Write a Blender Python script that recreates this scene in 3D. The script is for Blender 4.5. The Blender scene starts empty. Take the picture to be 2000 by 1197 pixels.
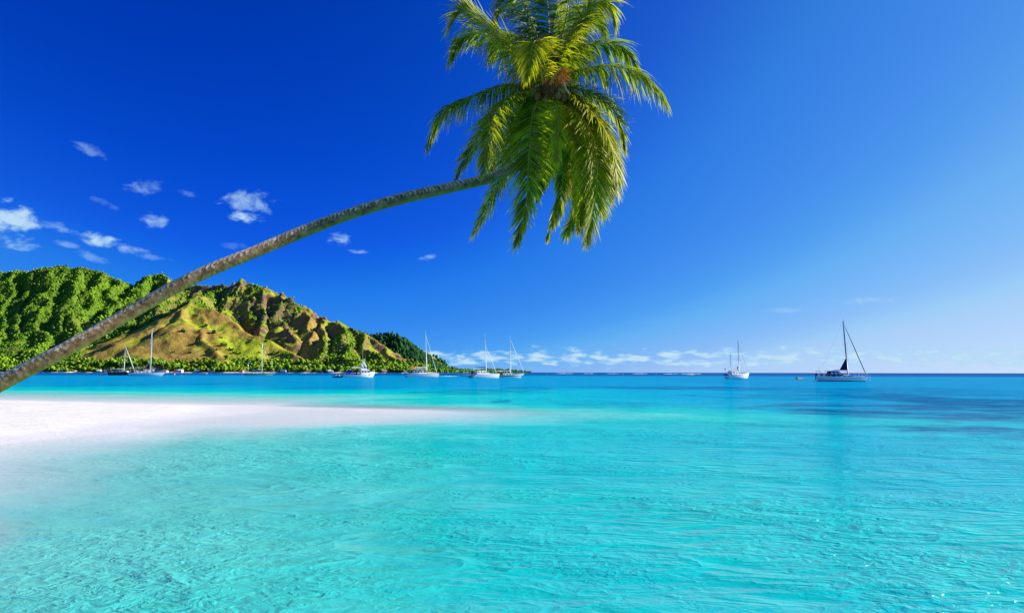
import bpy, math, random
import numpy as np
from mathutils import Vector, Matrix
R = math.radians
rng = np.random.default_rng(7)
random.seed(7)
scene = bpy.context.scene
COL = scene.collection

# ------------------------------------------------------------------ camera
FPX = 1500.0                       # focal length in photograph pixels (2000 wide)
CAMZ = 2.2
PITCH = math.atan((727.0 - 598.5) / FPX)
ROLL = -0.10
cam_d = bpy.data.cameras.new('camera')
cam = bpy.data.objects.new('camera', cam_d)
COL.objects.link(cam)
cam_d.sensor_width = 36
cam_d.lens = 36 * FPX / 2000
cam_d.clip_start = 0.1
cam_d.clip_end = 90000
CAMROT = Matrix.Rotation(math.pi / 2 + PITCH, 3, 'X') @ Matrix.Rotation(R(-ROLL), 3, 'Z')
cam.matrix_world = Matrix.Translation((0, 0, CAMZ)) @ CAMROT.to_4x4()
scene.camera = cam

# ------------------------------------------------------------------ sky, sun, exposure
SUN_EL, SUN_AZ = 26.8, 77.0        # azimuth in degrees clockwise from +Y (the view direction)
world = bpy.data.worlds.new('World')
scene.world = world
world.use_nodes = True
sun_d = bpy.data.lights.new('sun', 'SUN')
sun_d.energy = 5.0
sun_d.angle = R(0.53)
sun_d.color = (1.0, 0.95, 0.86)
sun = bpy.data.objects.new('sun', sun_d)
COL.objects.link(sun)
sdir = Vector((math.sin(R(SUN_AZ)) * math.cos(R(SUN_EL)), math.cos(R(SUN_AZ)) * math.cos(R(SUN_EL)), math.sin(R(SUN_EL))))
sun.rotation_euler = sdir.to_track_quat('Z', 'Y').to_euler()
sun.location = (30, 10, 40)
scene.view_settings.view_transform = 'Standard'
scene.view_settings.look = 'None'
scene.view_settings.gamma = 1.0
scene.view_settings.use_curve_mapping = False
scene.view_settings.exposure = 0.95


def px_dir(px, py):
    v = CAMROT @ Vector(((px - 1000) / FPX, -(py - 598.5) / FPX, -1.0))
    return v


def P(px, py, D):
    """the point seen at a photograph pixel, D metres ahead"""
    v = px_dir(px, py)
    return Vector((0, 0, CAMZ)) + v * (D / v.y)


def build_sky():
    nt = world.node_tree
    N, L = nt.nodes, nt.links
    N.clear()
    out = N.new('ShaderNodeOutputWorld')
    bg = N.new('ShaderNodeBackground')
    bg.inputs['Strength'].default_value = 0.077
    L.new(bg.outputs[0], out.inputs[0])
    sky = N.new('ShaderNodeTexSky')
    sky.sky_type = 'NISHITA'
    sky.sun_disc = False
    sky.sun_elevation = R(SUN_EL)
    sky.sun_rotation = R(SUN_AZ)
    sky.altitude = 0
    sky.air_density = 0.5
    sky.dust_density = 0.0
    sky.ozone_density = 4.0
    def math_(op, a, b=None, c=None):
        m = N.new('ShaderNodeMath')
        m.operation = op
        for i, v in enumerate((a, b, c)):
            if v is None:
                continue
            if isinstance(v, (int, float)):
                m.inputs[i].default_value = v
            else:
                L.new(v, m.inputs[i])
        return m.outputs[0]
    tc = N.new('ShaderNodeTexCoord')
    sep = N.new('ShaderNodeSeparateXYZ')
    L.new(tc.outputs['Generated'], sep.inputs[0])
    # polarising filter: skylight is polarised most at right angles to the sun
    dotn = N.new('ShaderNodeVectorMath')
    dotn.operation = 'DOT_PRODUCT'
    L.new(tc.outputs['Generated'], dotn.inputs[0])
    dotn.inputs[1].default_value = sdir
    s2 = math_('SUBTRACT', 1.0, math_('POWER', math_('ABSOLUTE', dotn.outputs['Value']), 2))
    pc = N.new('ShaderNodeCombineXYZ')
    for k, amt in enumerate((.085, .075, .04)):
        L.new(math_('SUBTRACT', 0.1, math_('MULTIPLY', s2, amt)), pc.inputs[k])
    pol = N.new('ShaderNodeVectorMath')
    pol.operation = 'MULTIPLY'
    L.new(sky.outputs[0], pol.inputs[0])
    L.new(pc.outputs[0], pol.inputs[1])
    # the camera's vivid colour response
    cur = N.new('ShaderNodeRGBCurve')
    for k, tab in enumerate((
            [(0, 0), (.1, .0), (.2, .05), (.3, .16), (.6, .52), (.7, .8), (1.14, 1.75), (1.55, 2.7), (2.67, 3.6), (10, 6)],
            [(0, 0), (.25, .28), (.39, .48), (.55, .72), (.76, 1.35), (1.1, 1.8), (1.42, 2.4), (1.64, 2.9), (2.35, 3.5), (2.7, 4.1), (4.16, 4.7), (10, 7)],
            [(0, 0), (1.34, 3.0), (1.95, 4.2), (2.6, 5.2), (3.3, 5.6), (4.3, 6.0), (5.3, 6.3), (6.7, 6.4), (10, 7)])):
        c = cur.mapping.curves[k]
        while len(c.points) < len(tab):
            c.points.new(.5, .5)
        for p, (a, b) in zip(c.points, tab):
            p.location = (a / 10, b / 10)
            p.handle_type = 'VECTOR'
    cur.mapping.update()
    L.new(pol.outputs[0], cur.inputs['Color'])
    hsv = N.new('ShaderNodeVectorMath')
    hsv.operation = 'SCALE'
    hsv.inputs['Scale'].default_value = 10.0
    L.new(cur.outputs[0], hsv.inputs[0])
    az = math_('ARCTAN2', sep.outputs[0], sep.outputs[1])
    el = math_('ARCSINE', sep.outputs[2])
    comb = N.new('ShaderNodeCombineXYZ')
    L.new(az, comb.inputs[0])
    L.new(math_('MULTIPLY', el, 1.7), comb.inputs[1])
    n1 = N.new('ShaderNodeTexNoise')
    n1.inputs['Scale'].default_value = 34
    n1.inputs['Detail'].default_value = 7
    n1.inputs['Roughness'].default_value = 0.6
    n1.inputs['Distortion'].default_value = 0.5
    L.new(comb.outputs[0], n1.inputs['Vector'])
    n1b = N.new('ShaderNodeTexNoise')
    n1b.inputs['Scale'].default_value = 90
    n1b.inputs['Detail'].default_value = 4
    L.new(comb.outputs[0], n1b.inputs['Vector'])
    nz = math_('ADD', math_('MULTIPLY', math_('SUBTRACT', n1.outputs['Fac'], 0.5), 3.4), math_('MULTIPLY', math_('SUBTRACT', n1b.outputs['Fac'], 0.5), 0.9))
    # fair weather cumulus: azimuth, elevation, half width, half height (from the photograph), tilt, density
    CL = [(16, 428, 62, 44, .25, .8), (30, 472, 66, 18, .15, .5), (112, 444, 42, 13, .25, .34), (198, 470, 40, 17, .2, .8), (250, 486, 42, 12, .12, .42),
          (178, 294, 34, 13, .35, .28), (282, 366, 46, 20, -.1, .34), (296, 432, 30, 20, .0, .42), (482, 392, 70, 26, .05, .5),
          (474, 424, 44, 13, .0, .85), (200, 396, 30, 9, .3, .2), (366, 377, 22, 9, .2, .2), (662, 472, 36, 20, .0, .5),
          (698, 491, 26, 7, .1, .42), (840, 500, 26, 10, -.3, .34), (124, 476, 28, 8, .15, .38), (185, 503, 40, 9, .3, .24),
          (300, 503, 40, 7, .1, .25), (455, 480, 30, 9, .0, .14), (1680, 586, 90, 10, .02, .3), (1560, 606, 90, 8, .03, .25),
          (1966, 636, 26, 6, 0, .55), (1738, 683, 36, 6, 0, .6), (1848, 680, 20, 5, 0, .6), (1640, 686, 50, 7, 0, .5), (1046, 677, 16, 6, 0, .6)]
    tot = None
    for (cx, cy, hw, hh, tilt, dens) in CL:
        d = px_dir(cx, cy).normalized()
        a0, e0 = math.atan2(d.x, d.y), math.asin(d.z)
        sa, se = hw / FPX * 0.88, hh / FPX * 0.88
        da = math_('SUBTRACT', az, a0)
        de = math_('ADD', math_('SUBTRACT', el, e0), math_('MULTIPLY', da, tilt))
        q = math_('ADD', math_('POWER', math_('MULTIPLY', da, 1 / sa), 2), math_('POWER', math_('MULTIPLY', de, 1 / se), 2))
        # q = 0 centre .. 1 rim
        v = math_('ADD', math_('SUBTRACT', 0.75, q), math_('MULTIPLY', nz, 1.25))
        mr = N.new('ShaderNodeMapRange')
        mr.interpolation_type = 'SMOOTHSTEP'
        mr.inputs[1].default_value = -0.05
        mr.inputs[2].default_value = 1.35
        mr.inputs[4].default_value = dens * 0.74
        L.new(v, mr.inputs[0])
        tot = mr.outputs[0] if tot is None else math_('MAXIMUM', tot, mr.outputs[0])
    # low bank of small clouds along the horizon
    comb2 = N.new('ShaderNodeCombineXYZ')
    L.new(az, comb2.inputs[0])
    L.new(math_('MULTIPLY', el, 3.4), comb2.inputs[1])
    n2 = N.new('ShaderNodeTexNoise')
    n2.inputs['Scale'].default_value = 42
    n2.inputs['Detail'].default_value = 5
    n2.inputs['Roughness'].default_value = 0.5
    L.new(comb2.outputs[0], n2.inputs['Vector'])
    e1 = R(1.05)
    band = math_('POWER', 2.718, math_('MULTIPLY', math_('POWER', math_('MULTIPLY', math_('SUBTRACT', el, e1), 1 / R(0.7)), 2), -1.0))
    v2 = math_('ADD', n2.outputs['Fac'], math_('MULTIPLY', math_('SUBTRACT', band, 1.0), 0.27))
    mr2 = N.new('ShaderNodeMapRange')
    mr2.interpolation_type = 'SMOOTHSTEP'
    mr2.inputs[1].default_value = 0.36
    mr2.inputs[2].default_value = 0.62
    mr2.inputs[4].default_value = 0.66
    L.new(v2, mr2.inputs[0])
    tot = math_('MAXIMUM', tot, math_('MULTIPLY', mr2.outputs[0], math_('MINIMUM', 1.0, math_('MULTIPLY', band, 3.0))))
    veil = N.new('ShaderNodeMix')
    veil.data_type = 'RGBA'
    L.new(math_('MINIMUM', 1.0, math_('MULTIPLY', tot, 1.5)), veil.inputs[0])
    L.new(hsv.outputs[0], veil.inputs[6])
    veil.inputs[7].default_value = (1.9, 4.3, 6.2, 1)
    mix = N.new('ShaderNodeMix')
    mix.data_type = 'RGBA'
    L.new(math_('POWER', tot, 1.5), mix.inputs[0])
    L.new(veil.outputs[2], mix.inputs[6])
    mix.inputs[7].default_value = (5.2, 5.75, 6.3, 1)
    L.new(mix.outputs[2], bg.inputs['Color'])


build_sky()


# ------------------------------------------------------------------ helpers
class MB:
    """collects shapes; build() links them as one mesh object"""
    def __init__(s):
        s.v, s.f = [], []

    def add(s, vs, fs):
        o = len(s.v)
        s.v += [tuple(p) for p in vs]
        s.f += [tuple(i + o for i in f) for f in fs]
        return s

    def box(s, c, d, taper=(1, 1), skew=(0, 0)):
        cx, cy, cz = c
        hx, hy, hz = d[0] / 2, d[1] / 2, d[2] / 2
        vs = []
        for sz in (-1, 1):
            tx, ty = (taper if sz > 0 else (1, 1))
            kx, ky = (skew if sz > 0 else (0, 0))
            for sx, sy in ((-1, -1), (1, -1), (1, 1), (-1, 1)):
                vs.append((cx + sx * hx * tx + kx, cy + sy * hy * ty + ky, cz + sz * hz))
        return s.add(vs, [(3, 2, 1, 0), (4, 5, 6, 7), (0, 1, 5, 4), (1, 2, 6, 5), (2, 3, 7, 6), (3, 0, 4, 7)])

    def tube(s, pts, rad, n=6, cap=True):
        pts = [Vector(p) for p in pts]
        if not hasattr(rad, '__len__'):
            rad = [rad] * len(pts)
        vs, fs = [], []
        ref = Vector((0, 0, 1))
        for i, p in enumerate(pts):
            t = (pts[min(i + 1, len(pts) - 1)] - pts[max(i - 1, 0)]).normalized()
            r = ref if abs(t.dot(ref)) < 0.95 else Vector((1, 0, 0))
            a = t.cross(r).normalized()
            b = t.cross(a)
            for k in range(n):
                an = 2 * math.pi * k / n
                vs.append(p + (a * math.cos(an) + b * math.sin(an)) * rad[i])
        for i in range(len(pts) - 1):
            for k in range(n):
                k2 = (k + 1) % n
                fs.append((i * n + k, i * n + k2, (i + 1) * n + k2, (i + 1) * n + k))
        if cap:
            fs.append(tuple(range(n)))
            fs.append(tuple((len(pts) - 1) * n + k for k in reversed(range(n))))
        return s.add(vs, fs)

    def loft(s, secs, closed=False, caps=False):
        n = len(secs[0])
        vs = [p for sec in secs for p in sec]
        fs = []
        for i in range(len(secs) - 1):
            for k in range(n if closed else n - 1):
                k2 = (k + 1) % n
                fs.append((i * n + k, i * n + k2, (i + 1) * n + k2, (i + 1) * n + k))
        if caps:
            fs.append(tuple(reversed(range(n))))
            fs.append(tuple((len(secs) - 1) * n + k for k in range(n)))
        return s.add(vs, fs)

    def ball(s, c, r, n=8, m=6):
        rx, ry, rz = r if hasattr(r, '__len__') else (r, r, r)
        secs = []
        for i in range(m + 1):
            th = math.pi * i / m
            secs.append([(c[0] + rx * math.sin(th) * math.cos(2 * math.pi * k / n), c[1] + ry * math.sin(th) * math.sin(2 * math.pi * k / n), c[2] + rz * math.cos(th)) for k in range(n)])
        return s.loft(secs, closed=True)

    def build(s, name, mat, parent=None, smooth=False):
        me = bpy.data.meshes.new(name)
        me.from_pydata(s.v, [], s.f)
        me.validate()
        if smooth:
            me.polygons.foreach_set('use_smooth', [True] * len(me.polygons))
        me.update()
        return link(name, me, mat, parent)


def link(name, me, mat, parent=None):
    o = bpy.data.objects.new(name, me)
    COL.objects.link(o)
    if mat is not None and not me.materials:
        me.materials.append(mat)
    if parent is not None:
        o.parent = parent
    return o


def tag(o, label=None, cat=None, group=None, kind=None):
    if label:
        o['label'] = label
    if cat:
        o['category'] = cat
    if group:
        o['group'] = group
    if kind:
        o['kind'] = kind
    return o


def empty(name, loc, rz=0.0):
    o = bpy.data.objects.new(name, None)
    COL.objects.link(o)
    o.location = loc
    o.rotation_euler = (0, 0, rz)
    o.empty_display_size = 0.3
    return o


def np_mesh(name, verts, faces, mat, parent=None, smooth=True, attrs=None, colors=None):
    """verts (n,3) and quads/tris (m,k) as arrays"""
    me = bpy.data.meshes.new(name)
    nv, nf, k = len(verts), len(faces), faces.shape[1]
    me.vertices.add(nv)
    me.vertices.foreach_set('co', np.ascontiguousarray(verts, dtype=np.float32).ravel())
    me.loops.add(nf * k)
    me.loops.foreach_set('vertex_index', np.ascontiguousarray(faces, dtype=np.int32).ravel())
    me.polygons.add(nf)
    me.polygons.foreach_set('loop_start', np.arange(0, nf * k, k, dtype=np.int32))
    me.polygons.foreach_set('loop_total', np.full(nf, k, dtype=np.int32))
    if smooth:
        me.polygons.foreach_set('use_smooth', np.ones(nf, dtype=bool))
    for an, arr in (attrs or {}).items():
        a = me.attributes.new(an, 'FLOAT', 'POINT')
        a.data.foreach_set('value', np.ascontiguousarray(arr, dtype=np.float32).ravel())
    for an, arr in (colors or {}).items():
        a = me.attributes.new(an, 'FLOAT_COLOR', 'POINT')
        c4 = np.ones((nv, 4), dtype=np.float32)
        c4[:, :3] = arr
        a.data.foreach_set('color', c4.ravel())
    me.update(calc_edges=True)
    return link(name, me, mat, parent)


def grid_faces(nx, ny):
    i = np.arange(nx - 1)[None, :] + np.arange(ny - 1)[:, None] * nx
    i = i.ravel()
    return np.stack([i, i + 1, i + nx + 1, i + nx], axis=1)


_perm = np.random.default_rng(3).random((256, 256))


def vnoise(x, y):
    xi, yi = np.floor(x).astype(int), np.floor(y).astype(int)
    fx, fy = x - xi, y - yi
    fx = fx * fx * fx * (fx * (fx * 6 - 15) + 10)
    fy = fy * fy * fy * (fy * (fy * 6 - 15) + 10)
    g = lambda a, b: _perm[a & 255, b & 255]
    return (g(xi, yi) * (1 - fx) + g(xi + 1, yi) * fx) * (1 - fy) + (g(xi, yi + 1) * (1 - fx) + g(xi + 1, yi + 1) * fx) * fy


def fbm(x, y, oct=5, gain=0.5):
    s, a, t = 0, 1.0, 0
    for o in range(oct):
        s = s + a * vnoise(x * 2 ** o + 17.3 * o, y * 2 ** o + 9.1 * o)
        t += a
        a *= gain
    return s / t


def sstep(a, b, x):
    t = np.clip((x - a) / (b - a), 0, 1)
    return t * t * (3 - 2 * t)


def mat(name, color, rough=0.6, spec=0.3, metal=0.0, noise=None, bump=None, coat=0.0):
    """principled material with an optional fine noise variation"""
    m = bpy.data.materials.new(name)
    m.use_nodes = True
    nt = m.node_tree
    b = nt.nodes['Principled BSDF']
    b.inputs['Base Color'].default_value = (*color, 1)
    b.inputs['Roughness'].default_value = rough
    b.inputs['Specular IOR Level'].default_value = spec
    b.inputs['Metallic'].default_value = metal
    b.inputs['Coat Weight'].default_value = coat
    sc, amt = noise or (3.0, 0.10)
    tc = nt.nodes.new('ShaderNodeTexCoord')
    n = nt.nodes.new('ShaderNodeTexNoise')
    n.inputs['Scale'].default_value = sc
    n.inputs['Detail'].default_value = 5
    nt.links.new(tc.outputs['Object'], n.inputs['Vector'])
    mr = nt.nodes.new('ShaderNodeMapRange')
    mr.inputs[3].default_value = 1 - amt
    mr.inputs[4].default_value = 1 + amt
    nt.links.new(n.outputs['Fac'], mr.inputs[0])
    mx = nt.nodes.new('ShaderNodeVectorMath')
    mx.operation = 'SCALE'
    mx.inputs[0].default_value = color
    nt.links.new(mr.outputs[0], mx.inputs['Scale'])
    nt.links.new(mx.outputs[0], b.inputs['Base Color'])
    if bump:
        bp = nt.nodes.new('ShaderNodeBump')
        bp.inputs['Strength'].default_value = bump[1]
        bp.inputs['Distance'].default_value = 0.02
        n2 = nt.nodes.new('ShaderNodeTexNoise')
        n2.inputs['Scale'].default_value = bump[0]
        nt.links.new(tc.outputs['Object'], n2.inputs['Vector'])
        nt.links.new(n2.outputs['Fac'], bp.inputs['Height'])
        nt.links.new(bp.outputs[0], b.inputs['Normal'])
    return m


class NT:
    """short node helper"""
    def __init__(s, m):
        m.use_nodes = True
        s.t = m.node_tree
        s.N, s.L = s.t.nodes, s.t.links

    def n(s, typ, **kw):
        o = s.N.new(typ)
        for k, v in kw.items():
            setattr(o, k, v)
        return o

    def put(s, sock, v):
        if isinstance(v, (int, float)):
            sock.default_value = v
        elif isinstance(v, tuple):
            sock.default_value = v if len(v) == len(sock.default_value) else (*v, 1)
        else:
            s.L.new(v, sock)

    def math(s, op, a, b=None, clamp=False):
        m = s.n('ShaderNodeMath', operation=op)
        m.use_clamp = clamp
        s.put(m.inputs[0], a)
        if b is not None:
            s.put(m.inputs[1], b)
        return m.outputs[0]

    def noise(s, vec, scale, detail=4, rough=0.5, dist=0.0):
        n = s.n('ShaderNodeTexNoise')
        s.put(n.inputs['Vector'], vec)
        s.put(n.inputs['Scale'], scale)
        s.put(n.inputs['Detail'], detail)
        s.put(n.inputs['Roughness'], rough)
        s.put(n.inputs['Distortion'], dist)
        return n.outputs['Fac']

    def ramp(s, fac, stops, interp='LINEAR'):
        r = s.n('ShaderNodeValToRGB')
        r.color_ramp.interpolation = interp
        e = r.color_ramp.elements
        while len(e) < len(stops):
            e.new(0.5)
        for el, (p, c) in zip(e, stops):
            el.position = p
            el.color = (*c, 1) if len(c) == 3 else c
        s.put(r.inputs[0], fac)
        return r.outputs[0]

    def mix(s, fac, a, b, blend='MIX'):
        m = s.n('ShaderNodeMix', data_type='RGBA', blend_type=blend)
        s.put(m.inputs[0], fac)
        s.put(m.inputs[6], a)
        s.put(m.inputs[7], b)
        return m.outputs[2]

    def attr(s, name):
        return s.n('ShaderNodeAttribute', attribute_name=name)

    def maprange(s, v, a, b, c, d, smooth=False):
        m = s.n('ShaderNodeMapRange')
        if smooth:
            m.interpolation_type = 'SMOOTHSTEP'
        for i, x in enumerate((v, a, b, c, d)):
            s.put(m.inputs[i], x)
        return m.outputs[0]


# ------------------------------------------------------------------ beach, sea bed and sea
def elevation(x, y):
    """height of the sand above the water level; the sea is where it is negative"""
    xb = np.interp(y, [-200, -30, 5, 12, 16, 20, 23, 26.5, 34, 42, 48, 60], [-30, -17, -13.5, -12.8, -13.2, -14.8, -15.2, -14.1, -15.0, -14.8, -16.5, -20])
    yb = np.interp(x, [-400, -100, -39, -16.7, 0], [120, 76, 59, 50, 47])
    wob = (fbm(x * 0.35, y * 0.35, 4) - 0.5)
    xb = xb + wob * 2.2
    yb = yb + wob * 3.0
    s1, s2 = xb - x, yb - y                      # >0 inside the dry bank
    s = np.minimum(s1, s2)
    land = 0.018 * np.clip(s, 0, 60) + 0.10 * sstep(0, 4, s)
    d1, d2 = np.clip(-s1, 0, None), np.clip(-s2, 0, None)
    east = 0.05 * np.minimum(d1, 6) + 0.05 * np.clip(d1 - 6, 0, 30) + 0.02 * np.clip(d1 - 36, 0, 60) + 0.03 * np.clip(d1 - 24, 0, 40) * sstep(14, 30, y)
    north = 0.018 * np.minimum(d2, 22) + 0.06 * np.clip(d2 - 22, 0, 50)
    sea_d = np.where(s1 < 0, np.where(s2 < 0, np.maximum(east, north * 0.9), east), north)
    e = np.where(s > 0, land, -sea_d)
    # the drowned spit that carries the sand bar on to the east
    ax, ay, bx, by = -16.0, 48.5, 4.0, 41.0
    ll = (bx - ax) ** 2 + (by - ay) ** 2
    t = ((x - ax) * (bx - ax) + (y - ay) * (by - ay)) / ll
    dd = ((x - ax) * -(by - ay) + (y - ay) * (bx - ax)) / ll ** .5 + wob * 1.5
    wd = np.clip(20 - 15 * t, 4, 26)
    side = np.where(dd > 0, 0.02 * dd + 0.006 * dd ** 2, 0.0035 * np.minimum(-dd, wd) + 0.05 * np.maximum(-dd - wd, 0))
    spit = 0.015 - 0.07 * np.clip(t, 0, 2) ** 1.5 - 0.8 * np.clip(t - 0.5, 0, None) ** 1.4 - 0.3 * np.clip(-t - .6, 0, None) - side + 0.04 * wob
    kk = 0.035
    m0 = np.maximum(e, spit)
    e = m0 + kk * np.log(np.exp(np.clip((e - m0) / kk, -30, 0)) + np.exp(np.clip((spit - m0) / kk, -30, 0))) - kk * 0.1
    e = np.maximum(e, -3.2 - 0.6 * fbm(x * 0.02, y * 0.02, 3))
    e = np.maximum(e, np.minimum(.5, .62 - .22 * np.hypot(x + 10.4, y - 9.0)))      # hummock that carries the palm
    # reef pass and open water
    deep = sstep(420, 760, y + 0.25 * np.abs(x)) * 9 + sstep(900, 2600, y) * 25
    return e - deep


def sea_axis(a, lo, hi, n):
    t0, t1 = math.asinh(lo / a), math.asinh(hi / a)
    return a * np.sinh(np.linspace(t0, t1, n))


def build_sea():
    # sand
    xs = sea_axis(9.0, -900, 900, 320)
    ys = 14.0 + sea_axis(14.0, -120, 2600, 320)
    X, Y = np.meshgrid(xs, ys)
    Z = elevation(X, Y)
    nearb = 1 - sstep(80, 150, np.hypot(X, Y))
    Z = Z * (1 - nearb) + np.maximum(Z, -0.11 - 0.02 * np.clip(-Z, 0, 4)) * nearb      # lagoon floor raised near the bar, shaped to stay lit without a dark edge
    dry = sstep(-0.02, 0.08, Z)
    Z = Z + dry * (fbm(X * 0.9, Y * 0.9, 4) - 0.5) * 0.07 + dry * (fbm(X * 3.5, Y * 3.5, 3) - 0.5) * 0.025
    V = np.stack([X, Y, Z], -1).reshape(-1, 3)
    m = bpy.data.materials.new('coral_sand')
    t = NT(m)
    b = t.N['Principled BSDF']
    b.inputs['Roughness'].default_value = 0.95
    b.inputs['Specular IOR Level'].default_value = 0.1
    geo = t.n('ShaderNodeNewGeometry')
    pos = geo.outputs['Position']
    n = t.noise(pos, 1.3, 8, 0.6)
    col = t.ramp(n, [(0.3, (0.61, 0.58, 0.525)), (0.7, (0.73, 0.70, 0.65))])
    sepz = t.n('ShaderNodeSeparateXYZ')
    t.L.new(pos, sepz.inputs[0])
    wet = t.maprange(t.math('ADD', sepz.outputs[2], t.math('MULTIPLY', t.math('SUBTRACT', n, 0.5), 0.10)), 0.02, 0.15, 1.0, 0.0, True)
    col = t.mix(t.math('MULTIPLY', wet, 0.9), col, (0.555, 0.55, 0.565))
    sp = t.maprange(t.noise(pos, 9, 2), 0.71, 0.76, 0, 0.4)
    col = t.mix(sp, col, (0.35, 0.31, 0.27))
    t.L.new(col, b.inputs['Base Color'])
    bp = t.n('ShaderNodeBump')
    bp.inputs['Strength'].default_value = 0.6
    bp.inputs['Distance'].default_value = 0.05
    t.L.new(t.noise(pos, 5, 6, 0.65), bp.inputs['Height'])
    t.L.new(bp.outputs[0], b.inputs['Normal'])
    o = np_mesh('beach', V, grid_faces(320, 320), m)
    tag(o, 'white coral sand bar running out into the turquoise lagoon', None, None, 'structure')

    # water
    nx, ny = 620, 520
    xs = sea_axis(9.0, -45000, 45000, nx)
    ys = 10.0 + sea_axis(10.0, -300, 60000, ny)
    X, Y = np.meshgrid(xs, ys)
    dep = -elevation(X, Y)
    # coral heads and sea grass meadows darken the floor in long patches
    cor = np.zeros_like(X)
    for (px, py, w, h, a) in [(1880, 836, 300, 15, 1.0), (1740, 795, 520, 36, .9), (1930, 785, 400, 50, .95), (1560, 775, 300, 14, .5), (1750, 765, 500, 12, .5), (1990, 850, 160, 16, .6), (1560, 830, 260, 14, .3), (1330, 757, 360, 7, .8), (1180, 790, 220, 12, .3),
                              (980, 783, 36, 6, .9), (930, 765, 230, 12, .5), (640, 757, 280, 8, .45), (345, 771, 40, 3, .0), (1600, 759, 240, 7, .6), (430, 749, 60, 3, .7),
                              (1040, 757, 110, 6, .6), (1345, 771, 40, 4, .7), (1800, 760, 300, 10, .45), (200, 752, 260, 6, .35), (1960, 870, 60, 10, .5)]:
        D0 = CAMZ * FPX / (py - (725.3 + px * 0.00175))
        c = P(px, py, D0)
        sx = w / FPX * D0 * 0.5
        sy = h / FPX * D0 * D0 / CAMZ * 0.5
        q = ((X - c.x) / sx) ** 2 + ((Y - c.y) / sy) ** 2 + (fbm(X * 3 / sx, Y * 3 / sy, 4) - 0.5) * 3.0
        cor = np.maximum(cor, a * (1 - sstep(0.1, 1.6, q)))
    far = np.hypot(X, Y)
    V = np.stack([X, Y, np.zeros_like(X)], -1).reshape(-1, 3)
    m = bpy.data.materials.new('lagoon_water')
    t = NT(m)
    t.N.clear()
    out = t.n('ShaderNodeOutputMaterial')
    geo = t.n('ShaderNodeNewGeometry')
    pos = geo.outputs['Position']
    depth = t.attr('depth').outputs['Fac']
    coral = t.attr('coral').outputs['Fac']
    dist = t.attr('dist').outputs['Fac']
    wid = t.n('ShaderNodeMapping')
    wid.inputs['Scale'].default_value = (0.5, 1.0, 1.0)
    wid.inputs['Rotation'].default_value = (0, 0, R(14))
    t.L.new(pos, wid.inputs[0])
    wv = wid.outputs[0]
    w1 = t.noise(wv, 0.55, 3, 0.5, 0.2)
    # wind ripples with narrow crests
    w2 = t.noise(wv, 1.5, 3, 0.5, 0.4)
    w2 = t.math('POWER', t.math('SUBTRACT', 1.0, t.math('ABSOLUTE', t.math('SUBTRACT', t.math('MULTIPLY', w2, 2.0), 1.0))), 1.6)
    wid3 = t.n('ShaderNodeMapping')
    wid3.inputs['Scale'].default_value = (0.8, 1.0, 1.0)
    wid3.inputs['Rotation'].default_value = (0, 0, R(-28))
    t.L.new(pos, wid3.inputs[0])
    w3 = t.noise(wid3.outputs[0], 4.6, 4, 0.55, 0.4)
    w3 = t.math('POWER', t.math('SUBTRACT', 1.0, t.math('ABSOLUTE', t.math('SUBTRACT', t.math('MULTIPLY', w3, 2.0), 1.0))), 1.6)
    gust = t.maprange(t.noise(wv, 0.14, 4, 0.6), 0.36, 0.64, 0.25, 1.2)
    hgt = t.math('ADD', t.math('MULTIPLY', w1, 0.24), t.math('ADD', t.math('MULTIPLY', w2, 0.14), t.math('MULTIPLY', t.math('MULTIPLY', w3, 0.075), t.maprange(t.noise(pos, 0.33, 2), 0.4, 0.62, 0.25, 1.2))))
    calm = t.maprange(depth, 0.0, 0.5, 0.2, 1.0)
    hgt = t.math('MULTIPLY', t.math('MULTIPLY', hgt, gust), calm)
    bp = t.n('ShaderNodeBump')
    bp.inputs['Distance'].default_value = 1.0
    t.L.new(t.maprange(dist, 10, 220, 1.0, 0.5), bp.inputs['Strength'])
    t.L.new(hgt, bp.inputs['Height'])
    # colour of the water body: grows bluer with depth, broken up by the uneven floor
    dn = t.math('MULTIPLY', depth, t.maprange(t.noise(pos, 0.16, 4, 0.55), 0.25, 0.75, 0.75, 1.3))
    fac = t.math('DIVIDE', dn, t.math('ADD', dn, 2.0))
    body = t.ramp(fac, [(0.0, (0.78, 0.82, 0.80)), (0.06, (0.50, 0.75, 0.73)), (0.13, (0.15, 0.64, 0.585)), (0.25, (0.006, 0.475, 0.425)), (0.38, (0.0, 0.385, 0.45)), (0.56, (0.0, 0.29, 0.47)),
                        (0.70, (0.0, 0.19, 0.41)), (0.85, (0.0, 0.085, 0.29)), (0.95, (0.0, 0.072, 0.235)), (1.0, (0.0, 0.066, 0.22))])
    mott = t.math('MULTIPLY', coral, t.maprange(t.noise(wv, 0.35, 6, 0.7), 0.40, 0.54, 0.35, 1.0))
    body = t.mix(mott, body, (0.0, 0.09, 0.225))
    dif = t.n('ShaderNodeBsdfDiffuse')
    t.L.new(body, dif.inputs['Color'])
    bpd = t.n('ShaderNodeBump')
    bpd.inputs['Distance'].default_value = 1.0
    t.L.new(t.maprange(dist, 10, 220, 0.58, 0.4), bpd.inputs['Strength'])
    t.L.new(hgt, bpd.inputs['Height'])
    t.L.new(bpd.outputs[0], dif.inputs['Normal'])
    tr = t.n('ShaderNodeBsdfTransparent')
    t.L.new(t.mix(t.maprange(depth, 0, 0.7, 0, 1), (0.97, 0.985, 0.985), (0.42, 0.88, 0.87)), tr.inputs['Color'])
    opa = t.math('SUBTRACT', 1.0, t.math('POWER', 2.718, t.math('MULTIPLY', t.math('POWER', t.math('MULTIPLY', t.math('MAXIMUM', depth, 0.0), 3.6), 1.6), -1.0)))
    opa = t.math('MAXIMUM', opa, mott)
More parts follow.
